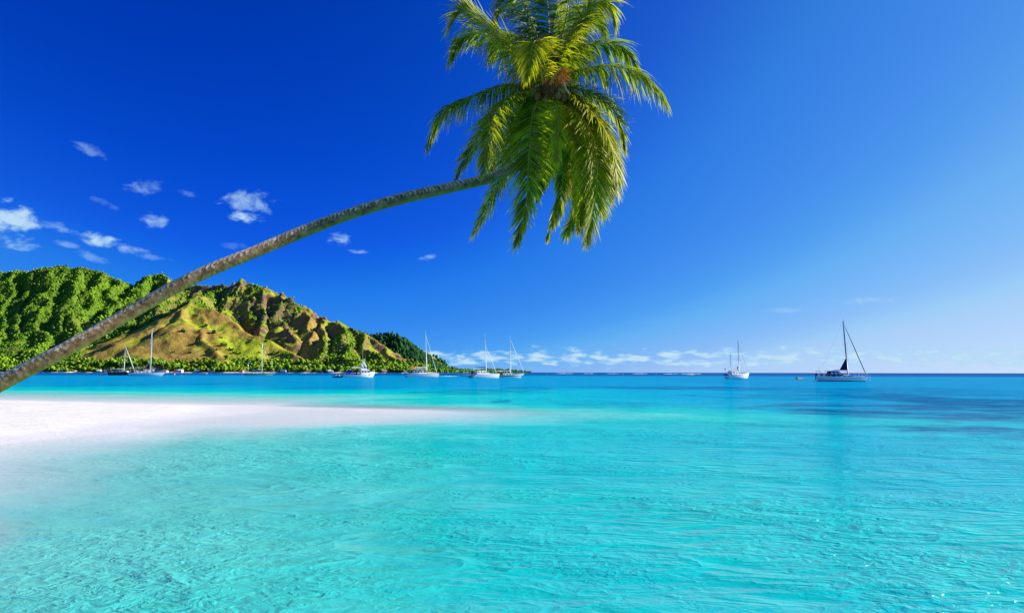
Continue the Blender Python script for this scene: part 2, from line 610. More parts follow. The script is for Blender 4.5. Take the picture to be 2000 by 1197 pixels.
    ms = t.n('ShaderNodeMixShader')
    t.L.new(opa, ms.inputs[0])
    t.L.new(tr.outputs[0], ms.inputs[1])
    t.L.new(dif.outputs[0], ms.inputs[2])
    gl = t.n('ShaderNodeBsdfGlossy')
    gl.inputs['Roughness'].default_value = 0.04
    t.L.new(bp.outputs[0], gl.inputs['Normal'])
    fr = t.n('ShaderNodeFresnel')
    fr.inputs['IOR'].default_value = 1.33
    t.L.new(bp.outputs[0], fr.inputs['Normal'])
    refl = t.math('MINIMUM', t.math('MULTIPLY', fr.outputs[0], t.maprange(dist, 12, 70, 0.95, 0.45)), t.maprange(dist, 12, 70, 0.34, 0.085))
    refl = t.math('MULTIPLY', refl, t.maprange(depth, 0.0, 0.45, 0.12, 1.0))
    ms2 = t.n('ShaderNodeMixShader')
    t.L.new(refl, ms2.inputs[0])
    t.L.new(ms.outputs[0], ms2.inputs[1])
    t.L.new(gl.outputs[0], ms2.inputs[2])
    t.L.new(ms2.outputs[0], out.inputs[0])
    o = np_mesh('sea', V, grid_faces(nx, ny), m, attrs={'depth': np.clip(dep, -1, 60), 'coral': cor, 'dist': far})
    tag(o, 'clear turquoise lagoon water turning deep blue towards the horizon', None, None, 'structure')


build_sea()


# ------------------------------------------------------------------ island
def ridge_field(X, Y, ridges):
    """highest of a set of ridge lines that fall away on both sides; returns height, distance to the winning crest, its cover code"""
    H = np.full(X.shape, -1e3)
    Dm = np.full(X.shape, 1e3)
    C = np.zeros(X.shape)
    for (pts, slope, fl, cover) in ridges:
        W = [P(*p) for p in pts]
        hh = np.full(X.shape, -1e3)
        dm = np.full(X.shape, 1e3)
        for a, b in zip(W[:-1], W[1:]):
            dx, dy = b.x - a.x, b.y - a.y
            t = np.clip(((X - a.x) * dx + (Y - a.y) * dy) / (dx * dx + dy * dy), 0, 1)
            d = np.hypot(X - (a.x + t * dx), Y - (a.y + t * dy))
            z = a.z + t * (b.z - a.z)
            h = z - slope * d / (1 + d * fl)
            k = h > hh
            hh = np.where(k, h, hh)
            dm = np.where(k, d, dm)
        k = hh > H
        H = np.where(k, hh, H)
        Dm = np.where(k, dm, Dm)
        C = np.where(k, cover, C)
    return H, Dm, C


FOREST, GRASS, DRY, ROCKY = 0, 1, 2, 3
SKY_L = [(-260, 546, 2500), (-150, 536, 2500), (-60, 533, 2450), (0, 527, 2450), (60, 533, 2450), (120, 523, 2450), (165, 522, 2450), (205, 531, 2450), (235, 549, 2450), (262, 559, 2500)]
SKY_M = [(262, 559, 2500), (285, 545, 2520), (305, 536, 2520), (325, 537, 2520), (345, 548, 2480), (370, 559, 2450)]
SKY_R = [(370, 558, 2450), (420, 556, 2400), (437, 560, 2350), (450, 551, 2350), (465, 544, 2300), (480, 551, 2300), (500, 556, 2280), (520, 561, 2250), (550, 573, 2220),
         (575, 590, 2200), (600, 601, 2170), (620, 613, 2150), (645, 627, 2120), (660, 628, 2100), (690, 643, 2080), (720, 657, 2050), (760, 680, 2020), (800, 699, 2000), (835, 712, 1980), (862, 723, 1960)]
RIDGES = [
    (SKY_L, .95, .0009, FOREST), (SKY_M, .95, .0009, FOREST), (SKY_R, 1.0, .0010, ROCKY),
    ([(20, 531, 2440), (8, 600, 2220), (-10, 690, 1900)], .75, .0015, FOREST),
    ([(70, 533, 2440), (48, 590, 2250), (30, 660, 2000)], .9, .0015, FOREST),
    ([(118, 524, 2440), (92, 580, 2260), (75, 640, 2050), (70, 700, 1840)], .8, .0015, FOREST),
    ([(160, 523, 2440), (140, 580, 2260), (128, 640, 2060)], .95, .0012, FOREST),
    ([(205, 531, 2440), (185, 565, 2320), (160, 620, 2120), (140, 700, 1830)], .8, .0014, FOREST),
    ([(236, 549, 2440), (222, 590, 2250), (200, 650, 2000)], .9, .0014, FOREST),
    ([(300, 537, 2510), (268, 585, 2280), (240, 640, 2040), (215, 706, 1820)], .8, .0014, FOREST),
    ([(340, 542, 2480), (325, 575, 2300), (310, 610, 2150)], .9, .0013, GRASS),
    ([(375, 592, 2050), (352, 622, 1950), (325, 665, 1860), (300, 714, 1760)], .62, .0006, DRY),
    ([(375, 592, 2050), (400, 603, 2030), (440, 624, 1990), (500, 654, 1930), (560, 684, 1870), (600, 701, 1830), (640, 719, 1780)], .62, .0006, DRY),
    ([(375, 592, 2050), (395, 578, 2180), (425, 558, 2370)], .9, .0012, GRASS),
    ([(375, 593, 2050), (392, 640, 1930), (420, 690, 1800)], .58, .0006, DRY),
    ([(465, 545, 2300), (455, 578, 2220), (443, 602, 2150)], 1.0, .0012, GRASS),
    ([(500, 556, 2280), (492, 590, 2190), (500, 625, 2090)], 1.1, .0012, GRASS),
    ([(520, 561, 2250), (515, 600, 2150), (530, 640, 2040)], 1.2, .0012, ROCKY),
    ([(555, 576, 2220), (545, 610, 2120), (560, 650, 2000)], 1.1, .0012, ROCKY),
    ([(600, 601, 2170), (585, 635, 2070), (605, 668, 1970)], 1.0, .0012, DRY),
    ([(625, 615, 2150), (622, 650, 2030), (640, 690, 1890)], 1.0, .0012, GRASS),
    ([(665, 630, 2095), (668, 655, 2010), (684, 688, 1890), (705, 718, 1770)], .8, .0010, GRASS),
    ([(705, 650, 2065), (725, 680, 1950), (750, 712, 1830)], .8, .0010, GRASS),
    ([(760, 680, 2020), (785, 702, 1900), (805, 720, 1820)], .8, .0010, GRASS),
]


def vertex_colour_material(name, bump_scale, bump_str, detail_scale, rough=0.9):
    m = bpy.data.materials.new(name)
    t = NT(m)
    b = t.N['Principled BSDF']
    b.inputs['Roughness'].default_value = rough
    b.inputs['Specular IOR Level'].default_value = 0.08
    c = t.attr('col').outputs['Color']
    pos = t.n('ShaderNodeNewGeometry').outputs['Position']
    v = t.maprange(t.noise(pos, detail_scale, 6, 0.65), 0.25, 0.75, 0.62, 1.38)
    sc = t.n('ShaderNodeVectorMath', operation='SCALE')
    t.L.new(c, sc.inputs[0])
    t.L.new(v, sc.inputs['Scale'])
    t.L.new(sc.outputs[0], b.inputs['Base Color'])
    if bump_str:
        bp = t.n('ShaderNodeBump')
        bp.inputs['Strength'].default_value = bump_str
        bp.inputs['Distance'].default_value = 6.0
        t.L.new(t.noise(pos, bump_scale, 6, 0.65), bp.inputs['Height'])
        t.L.new(bp.outputs[0], b.inputs['Normal'])
    return m


ICO_V = np.array([(0, 0, 1)] + [(math.cos(2 * math.pi * k / 5) * .894, math.sin(2 * math.pi * k / 5) * .894, .447) for k in range(5)]
                 + [(math.cos(2 * math.pi * (k + .5) / 5) * .894, math.sin(2 * math.pi * (k + .5) / 5) * .894, -.447) for k in range(5)] + [(0, 0, -1)])
ICO_F = np.array([(0, 1 + k, 1 + (k + 1) % 5) for k in range(5)] + [(1 + k, 6 + k, 1 + (k + 1) % 5) for k in range(5)]
                 + [(1 + (k + 1) % 5, 6 + k, 6 + (k + 1) % 5) for k in range(5)] + [(11, 6 + (k + 1) % 5, 6 + k) for k in range(5)])


def clumps(name, pts, rad, squash, cols, material, jitter=0.5):
    """one mass of small ragged leaf clumps"""
    n = len(pts)
    base = ICO_V[None] * (1 + (rng.random((n, 12, 1)) - .5) * 2 * jitter)
    a = rng.random(n) * 6.28
    ca, sa = np.cos(a)[:, None], np.sin(a)[:, None]
    bx = base[..., 0] * ca - base[..., 1] * sa
    by = base[..., 0] * sa + base[..., 1] * ca
    V = np.stack([bx, by, base[..., 2] * squash[:, None]], -1) * rad[:, None, None] + pts[:, None, :]
    F = ICO_F[None] + (np.arange(n) * 12)[:, None, None]
    C = np.repeat(cols[:, None, :], 12, 1)
    return np_mesh(name, V.reshape(-1, 3), F.reshape(-1, 3), material, smooth=False, colors={'col': C.reshape(-1, 3)})


MAT_HILL = vertex_colour_material('hill_cover', 0.06, 0.9, 0.05)
MAT_LEAF = vertex_colour_material('far_foliage', 0.5, 0.0, 0.09)

C_FOREST = np.array([0.070, 0.175, 0.012])
C_FOREST2 = np.array([0.190, 0.330, 0.014])
C_GRASS = np.array([0.285, 0.345, 0.018])
C_DRY = np.array([0.290, 0.200, 0.040])
C_ROCK = np.array([0.170, 0.100, 0.060])
C_SOIL = np.array([0.420, 0.190, 0.085])


def build_island():
    st = 4.0
    xs = np.arange(-2150, 60, st)
    ys = np.arange(1650, 2760, st)
    X, Y = np.meshgrid(xs, ys)
    w1 = (fbm(X / 110, Y / 110, 4) - .5)
    w2 = (fbm(X / 110 + 40, Y / 110 + 40, 4) - .5)
    H, Dm, C = ridge_field(X + w1 * 80, Y + w2 * 80, RIDGES)
    rn = 1 - np.abs(fbm(X / 95 + 7, Y / 150, 5, .55) - .5) * 2
    big = np.clip(H / 160, 0, 1.2)
    H = H + (rn - .72) * 46 * big * sstep(0, 70, Dm) * np.where(C == DRY, .22, 1) + (fbm(X / 28, Y / 28, 4) - .5) * 15 * np.clip(big, .15, 1) * np.where(C == DRY, .25, 1)
    rg = 1 - np.abs(fbm(X / 34 + 21, Y / 60 + 4, 4, .6) - .5) * 2
    H = H + (rg - .75) * 20 * np.clip(big, 0, 1) * np.where((C == ROCKY) | (C == GRASS), 1.0, np.where(C == DRY, .25, .6))
    # rock ledges near the right hand crest
    led = sstep(.45, .6, fbm(X / 60 + 3, Y / 60, 3)) * (C == ROCKY)
    H = H + led * np.sin(H * 0.26 + fbm(X / 35, Y / 35, 3) * 14) * 3.2
    shore = 1702 + (fbm(X / 130, Y * 0 + 3, 4) - .5) * 60
    flat = 2.2 + np.clip((Y - shore) * 0.03, 0, 16)
    H = np.maximum(H, flat)
    H = np.where(Y < shore + 6, -3 + 5.2 * sstep(-14, 6, Y - shore), H)
    H = np.where(X > -235 + (w1 + w2) * 90 - np.abs(Y - 1800) * .06, np.minimum(H, 2.2) - 6 * sstep(-245, -190, X), H)    # the coast ends in a point
    gy, gx = np.gradient(H, st)
    slope = np.hypot(gx, gy)
    n1 = fbm(X / 70 + 11, Y / 70, 5)
    n2 = fbm(X / 22 + 5, Y / 22, 4)
    f_forest = np.where(C == FOREST, 1.0, np.where(C == GRASS, sstep(.40, .60, n1 + sstep(20, 90, Dm) * .34 - .06), np.where(C == ROCKY, sstep(.46, .62, n1 + sstep(30, 110, Dm) * .38 - .08), 0.0)))
    f_forest = np.where(C == FOREST, np.clip(sstep(.16, .36, n1 + .06 * (1 - sstep(0, 30, Dm))), 0, 1), f_forest)
    low = 1 - sstep(16, 34, H + (n1 - .5) * 24)
    f_forest = np.maximum(f_forest, low * sstep(.30, .5, n2 + .15))
    rockm = sstep(.84, 1.25, slope + (n2 - .5) * 1.0) * np.where(C == ROCKY, 1.0, np.where(C == GRASS, .75, np.where(C == DRY, .25, .12)))
    dry = np.where(C == DRY, sstep(.34, .66, n1 + .10 + .10 * sstep(40, 160, H)), np.where(C == ROCKY, sstep(.42, .6, n2), np.where(C == GRASS, sstep(.5, .75, n1) * .6, .25)))
    g = n2[..., None]
    ground = C_GRASS * (1 - dry[..., None]) + C_DRY * dry[..., None]
    ground = ground * (0.8 + 0.4 * g)
    ground = ground + (C_ROCK * (0.55 + 0.9 * g) - ground) * rockm[..., None]
    soil = (sstep(.60, .68, fbm(X / 45 + 90, Y / 45, 3)) * np.where(C == FOREST, .8, .25) * sstep(6, 16, H) * (1 - sstep(110, 190, H)))[..., None]
    ground = ground + (C_SOIL - ground) * soil
    fo = f_forest[..., None] * (1 - .75 * rockm[..., None])
    col = ground + (C_FOREST * .8 - ground) * fo * .85
    beach_m = (1 - sstep(1.5, 3.2, H))[..., None]
    col = col + (np.array([.6, .54, .44]) - col) * beach_m
    V = np.stack([X, Y, H], -1).reshape(-1, 3)
    o = np_mesh('island_hills', V, grid_faces(len(xs), len(ys)), MAT_HILL, colors={'col': col.reshape(-1, 3)})
    tag(o, 'steep green island mountain with a dry grassy spur and rocky ridge', None, None, 'structure')
    # forest clumps where the ground faces the bay
    N = 210000
    ix, iy = rng.integers(0, len(xs), N), rng.integers(0, len(ys), N)
    dens = f_forest[iy, ix] * (1 - .8 * rockm[iy, ix]) * (1 - soil[iy, ix, 0])
    fac = -(-gx[iy, ix] * X[iy, ix] - gy[iy, ix] * Y[iy, ix] + 2.2 - H[iy, ix]) * 0 + (gx[iy, ix] * X[iy, ix] + gy[iy, ix] * Y[iy, ix] - H[iy, ix]) / Y[iy, ix]
    k = (rng.random(N) < dens * .80) & (fac > -0.12) & (H[iy, ix] > 2.4) & (np.abs(X[iy, ix] / Y[iy, ix]) < .80)
    ix, iy = ix[k], iy[k]
    n = len(ix)
    px, py, pz = X[iy, ix] + (rng.random(n) - .5) * st, Y[iy, ix] + (rng.random(n) - .5) * st, H[iy, ix]
    lowk = 1 - sstep(12, 40, pz)
    rad = (1.0 + 2.7 * rng.random(n) ** 3) * (1 + .5 * lowk)
    sq = .6 + .6 * rng.random(n)
    pts = np.stack([px, py, pz + rad * .55 * sq + lowk * rng.random(n) * (1 + 9 * sstep(.35, .65, fbm(px / 30, py / 30, 3)))], -1)
    mixv = np.clip(.45 * rng.random(n) + 2.2 * (n1[iy, ix] - .42), 0, 1)[:, None]
    cc = C_FOREST * (1 - mixv) + C_FOREST2 * mixv
    yel = np.clip(lowk * 1.1 * (rng.random(n) - .35) + np.where(C[iy, ix] == FOREST, .0, .25) * rng.random(n), 0, 1)[:, None]
    cc = cc + (np.array([.17, .23, .012]) - cc) * yel
    cc = cc * (.6 + .8 * rng.random(n)[:, None])
    # bushes and palms standing right on the shore between the houses
    m2 = 1500
    sx = rng.uniform(-1230, -150, m2)
    sx = sx[fbm(sx / 26, sx * 0 + 5, 3) > .53]
    m2 = len(sx)
    sr = 1.4 + 2.2 * rng.random(m2)
    sp = np.stack([sx, 1702 + (fbm(sx / 130, sx * 0 + 3, 4) - .5) * 60 + rng.uniform(2, 12, m2), 2 + sr * .5 + rng.random(m2) * 4], -1)
    pts, rad, sq = np.concatenate([pts, sp]), np.concatenate([rad, sr]), np.concatenate([sq, np.full(m2, 1.1)])
    cc = np.concatenate([cc, np.array([.13, .21, .012]) * (.4 + 1.0 * rng.random((m2, 1)))])
    o = clumps('forest', pts, rad, sq, cc, MAT_LEAF)
    tag(o, 'dense green forest covering the island slopes and shore', 'forest', None, 'stuff')
    print('forest clumps', n)
    # dark shrubs dotted over the dry spur, each a thing of its own
    def zat(x, y):
        j, i = int(round((y - ys[0]) / st)), int(round((x - xs[0]) / st))
        return H[j, i]
    spots = [(404, 636), (432, 662), (436, 676), (424, 684), (452, 686), (460, 690), (470, 692), (486, 706), (414, 692), (444, 700), (520, 668), (545, 690), (552, 696), (535, 694), (506, 690), (563, 700), (590, 708), (420, 650), (388, 668), (372, 690), (357, 648), (340, 690)]
    for i, (a, b) in enumerate(spots):
        best = None
        d = px_dir(a, b)
        for D in np.arange(1720, 2300, 3.0):
            w = P(a, b, D)
            if w.z < zat(w.x, w.y):
                best = w
                break
        if best is None:
            continue
        m = 9
        r0 = 2.6 + 2.6 * random.random()
        pp = rng.normal(size=(m, 3)) * np.array([.62, .62, .4]) * r0 + np.array([0, 0, r0 * .55])
        ob = clumps('shrub', pp, r0 * (.45 + .3 * rng.random(m)), np.full(m, .9), np.tile(C_FOREST * .9, (m, 1)) * (.7 + .6 * rng.random((m, 1))), MAT_LEAF)
        ob.location = (best.x, best.y, zat(best.x, best.y) - .3)
        tag(ob, 'small dark green shrub dotted on the dry grassy spur', 'shrub', 'shrubs on the dry spur')
    return X, Y, H


ISL = build_island()


def build_far_hills():
    # wooded hill and low headland further along the coast
    for name, label, ridges, x0, x1, y0, y1, st, conif, base in [
        ('wooded_hill', 'dark pine wooded hill rising behind the rocky ridge', [
            ([(690, 652, 2750), (722, 655, 2700), (760, 654, 2700), (778, 657, 2680), (788, 668, 2660), (796, 690, 2640), (800, 716, 2620)], .8, .001, FOREST),
            ([(780, 690, 2900), (796, 676, 2900), (805, 674, 2900), (815, 677, 2900), (828, 684, 2900), (842, 700, 2880), (856, 712, 2860), (872, 722, 2840)], .7, .001, DRY)], -760, -180, 2350, 3150, 5.0, True, -4),
        ('headland', 'low wooded headland reaching out to the right of the hills', [
            ([(840, 720, 2450), (880, 722, 2500), (920, 722.5, 2600), (950, 724, 2800), (975, 725.5, 2950)], .15, .004, FOREST),
            ([(940, 721, 4200), (975, 720.5, 4200), (1000, 722, 4200), (1022, 724.5, 4200), (1040, 726.8, 4200)], .25, .003, FOREST)], -520, 190, 2300, 4400, 7.0, False, -4),
    ]:
        xs, ys = np.arange(x0, x1, st), np.arange(y0, y1, st)
        X, Y = np.meshgrid(xs, ys)
        w1 = fbm(X / 60, Y / 60, 4) - .5
        H, Dm, C = ridge_field(X + w1 * 20, Y + w1 * 20, ridges)
        H = np.maximum(H + (fbm(X / 30, Y / 30, 4) - .5) * np.clip(H, 0, 60) * .2, base)
        n1 = fbm(X / 50, Y / 50, 4)
        ff = np.where(C == FOREST, 1, sstep(.5, .7, n1) * .6)
        col = C_DRY * (1 - n1[..., None]) + C_GRASS * n1[..., None] * .9
        col = col + (C_FOREST * .8 - col) * ff[..., None]
        o = np_mesh(name, np.stack([X, Y, H], -1).reshape(-1, 3), grid_faces(len(xs), len(ys)), MAT_HILL, colors={'col': col.reshape(-1, 3)})
        tag(o, label, None, None, 'structure')
        N = 16000 if conif else 20000
        ix, iy = rng.integers(0, len(xs), N), rng.integers(0, len(ys), N)
        k = (rng.random(N) < ff[iy, ix] * .8) & (H[iy, ix] > 1.0)
        ix, iy = ix[k], iy[k]
        n = len(ix)
        rad = (2.6 + 2.2 * rng.random(n)) if conif else (1.8 + 2.6 * rng.random(n))
        sq = np.full(n, 2.1) if conif else .9 + .4 * rng.random(n)
        pts = np.stack([X[iy, ix], Y[iy, ix], H[iy, ix] + rad * sq * .5], -1)
        c0 = np.array([.018, .075, .020]) if conif else np.array([.06, .15, .02])
        o = clumps('pine_forest' if conif else 'coastal_forest', pts, rad, sq, c0 * (.6 + .9 * rng.random((n, 1))), MAT_LEAF)
        tag(o, 'dark green pine forest on the far hill' if conif else 'low green trees lining the far headland', 'forest', None, 'stuff')


build_far_hills()

# ------------------------------------------------------------------ palm tree
def catmull(pts, n):
    pts = [Vector(p) for p in pts]
    pts = [pts[0] * 2 - pts[1]] + pts + [pts[-1] * 2 - pts[-2]]
    out = []
    segs = len(pts) - 3
    for i in range(n):
        u = i / (n - 1) * segs
        k = min(int(u), segs - 1)
        t = u - k
        a, b, c, d = pts[k:k + 4]
        out.append(0.5 * ((2 * b) + (c - a) * t + (2 * a - 5 * b + 4 * c - d) * t * t + (3 * b - a - 3 * c + d) * t ** 3))
    return out


def resample(pts, n):
    L = [0]
    for a, b in zip(pts[:-1], pts[1:]):
        L.append(L[-1] + (b - a).length)
    tt = np.linspace(0, L[-1], n)
    A = np.array([tuple(p) for p in pts])
    return [Vector((np.interp(t, L, A[:, 0]), np.interp(t, L, A[:, 1]), np.interp(t, L, A[:, 2]))) for t in tt], L[-1]


def leaf_material():
    m = bpy.data.materials.new('palm_leaf')
    t = NT(m)
    t.N.clear()
    out = t.n('ShaderNodeOutputMaterial')
    a = t.n('ShaderNodeSeparateColor')
    t.L.new(t.attr('col').outputs['Color'], a.inputs[0])
    green = t.ramp(a.outputs[2], [(0, (0.018, 0.062, 0.004)), (.5, (0.060, 0.155, 0.006)), (1, (0.21, 0.335, 0.009))])
    c = t.mix(a.outputs[0], green, (0.48, 0.42, 0.008))
    c = t.mix(a.outputs[1], c, (0.22, 0.125, 0.04))
    pos = t.n('ShaderNodeNewGeometry').outputs['Position']
    vv = t.n('ShaderNodeVectorMath', operation='SCALE')
    t.L.new(c, vv.inputs[0])
    t.L.new(t.maprange(t.noise(pos, 3.0, 3), .3, .7, .75, 1.25), vv.inputs['Scale'])
    pb = t.n('ShaderNodeBsdfPrincipled')
    t.L.new(vv.outputs[0], pb.inputs['Base Color'])
    pb.inputs['Roughness'].default_value = 0.5
    pb.inputs['Specular IOR Level'].default_value = 0.3
    tl = t.n('ShaderNodeBsdfTranslucent')
    tc = t.mix(1.0, vv.outputs[0], (1.5, 1.6, 0.5), 'MULTIPLY')
    t.L.new(tc, tl.inputs['Color'])
    ms = t.n('ShaderNodeMixShader')
    ms.inputs[0].default_value = 0.48
    t.L.new(pb.outputs[0], ms.inputs[1])
    t.L.new(tl.outputs[0], ms.inputs[2])
    t.L.new(ms.outputs[0], out.inputs[0])
    return m


def trunk_material():
    m = bpy.data.materials.new('palm_bark')
    t = NT(m)
    b = t.N['Principled BSDF']
    b.inputs['Roughness'].default_value = 0.9
    b.inputs['Specular IOR Level'].default_value = 0.15
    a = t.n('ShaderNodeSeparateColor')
    t.L.new(t.attr('col').outputs['Color'], a.inputs[0])     # r ring scars plus painted lit top, g algae plus painted green bounce, b random
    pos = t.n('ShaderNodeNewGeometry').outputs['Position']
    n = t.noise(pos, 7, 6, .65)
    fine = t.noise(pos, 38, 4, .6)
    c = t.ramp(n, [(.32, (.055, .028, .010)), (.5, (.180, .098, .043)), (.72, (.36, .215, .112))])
    scar_toplit = t.math('MULTIPLY', a.outputs[0], t.maprange(fine, .36, .52, .35, 1.2))
    c = t.mix(scar_toplit, c, (.86, .69, .50))
    alg_bounce = t.math('MULTIPLY', a.outputs[1], t.maprange(n, .35, .6, .35, 1.0))
    c = t.mix(alg_bounce, c, (.13, .15, .028))
    t.L.new(c, b.inputs['Base Color'])
    bp = t.n('ShaderNodeBump')
    bp.inputs['Strength'].default_value = .7
    bp.inputs['Distance'].default_value = .012
    t.L.new(t.noise(pos, 26, 6, .7), bp.inputs['Height'])
    t.L.new(bp.outputs[0], b.inputs['Normal'])
    return m


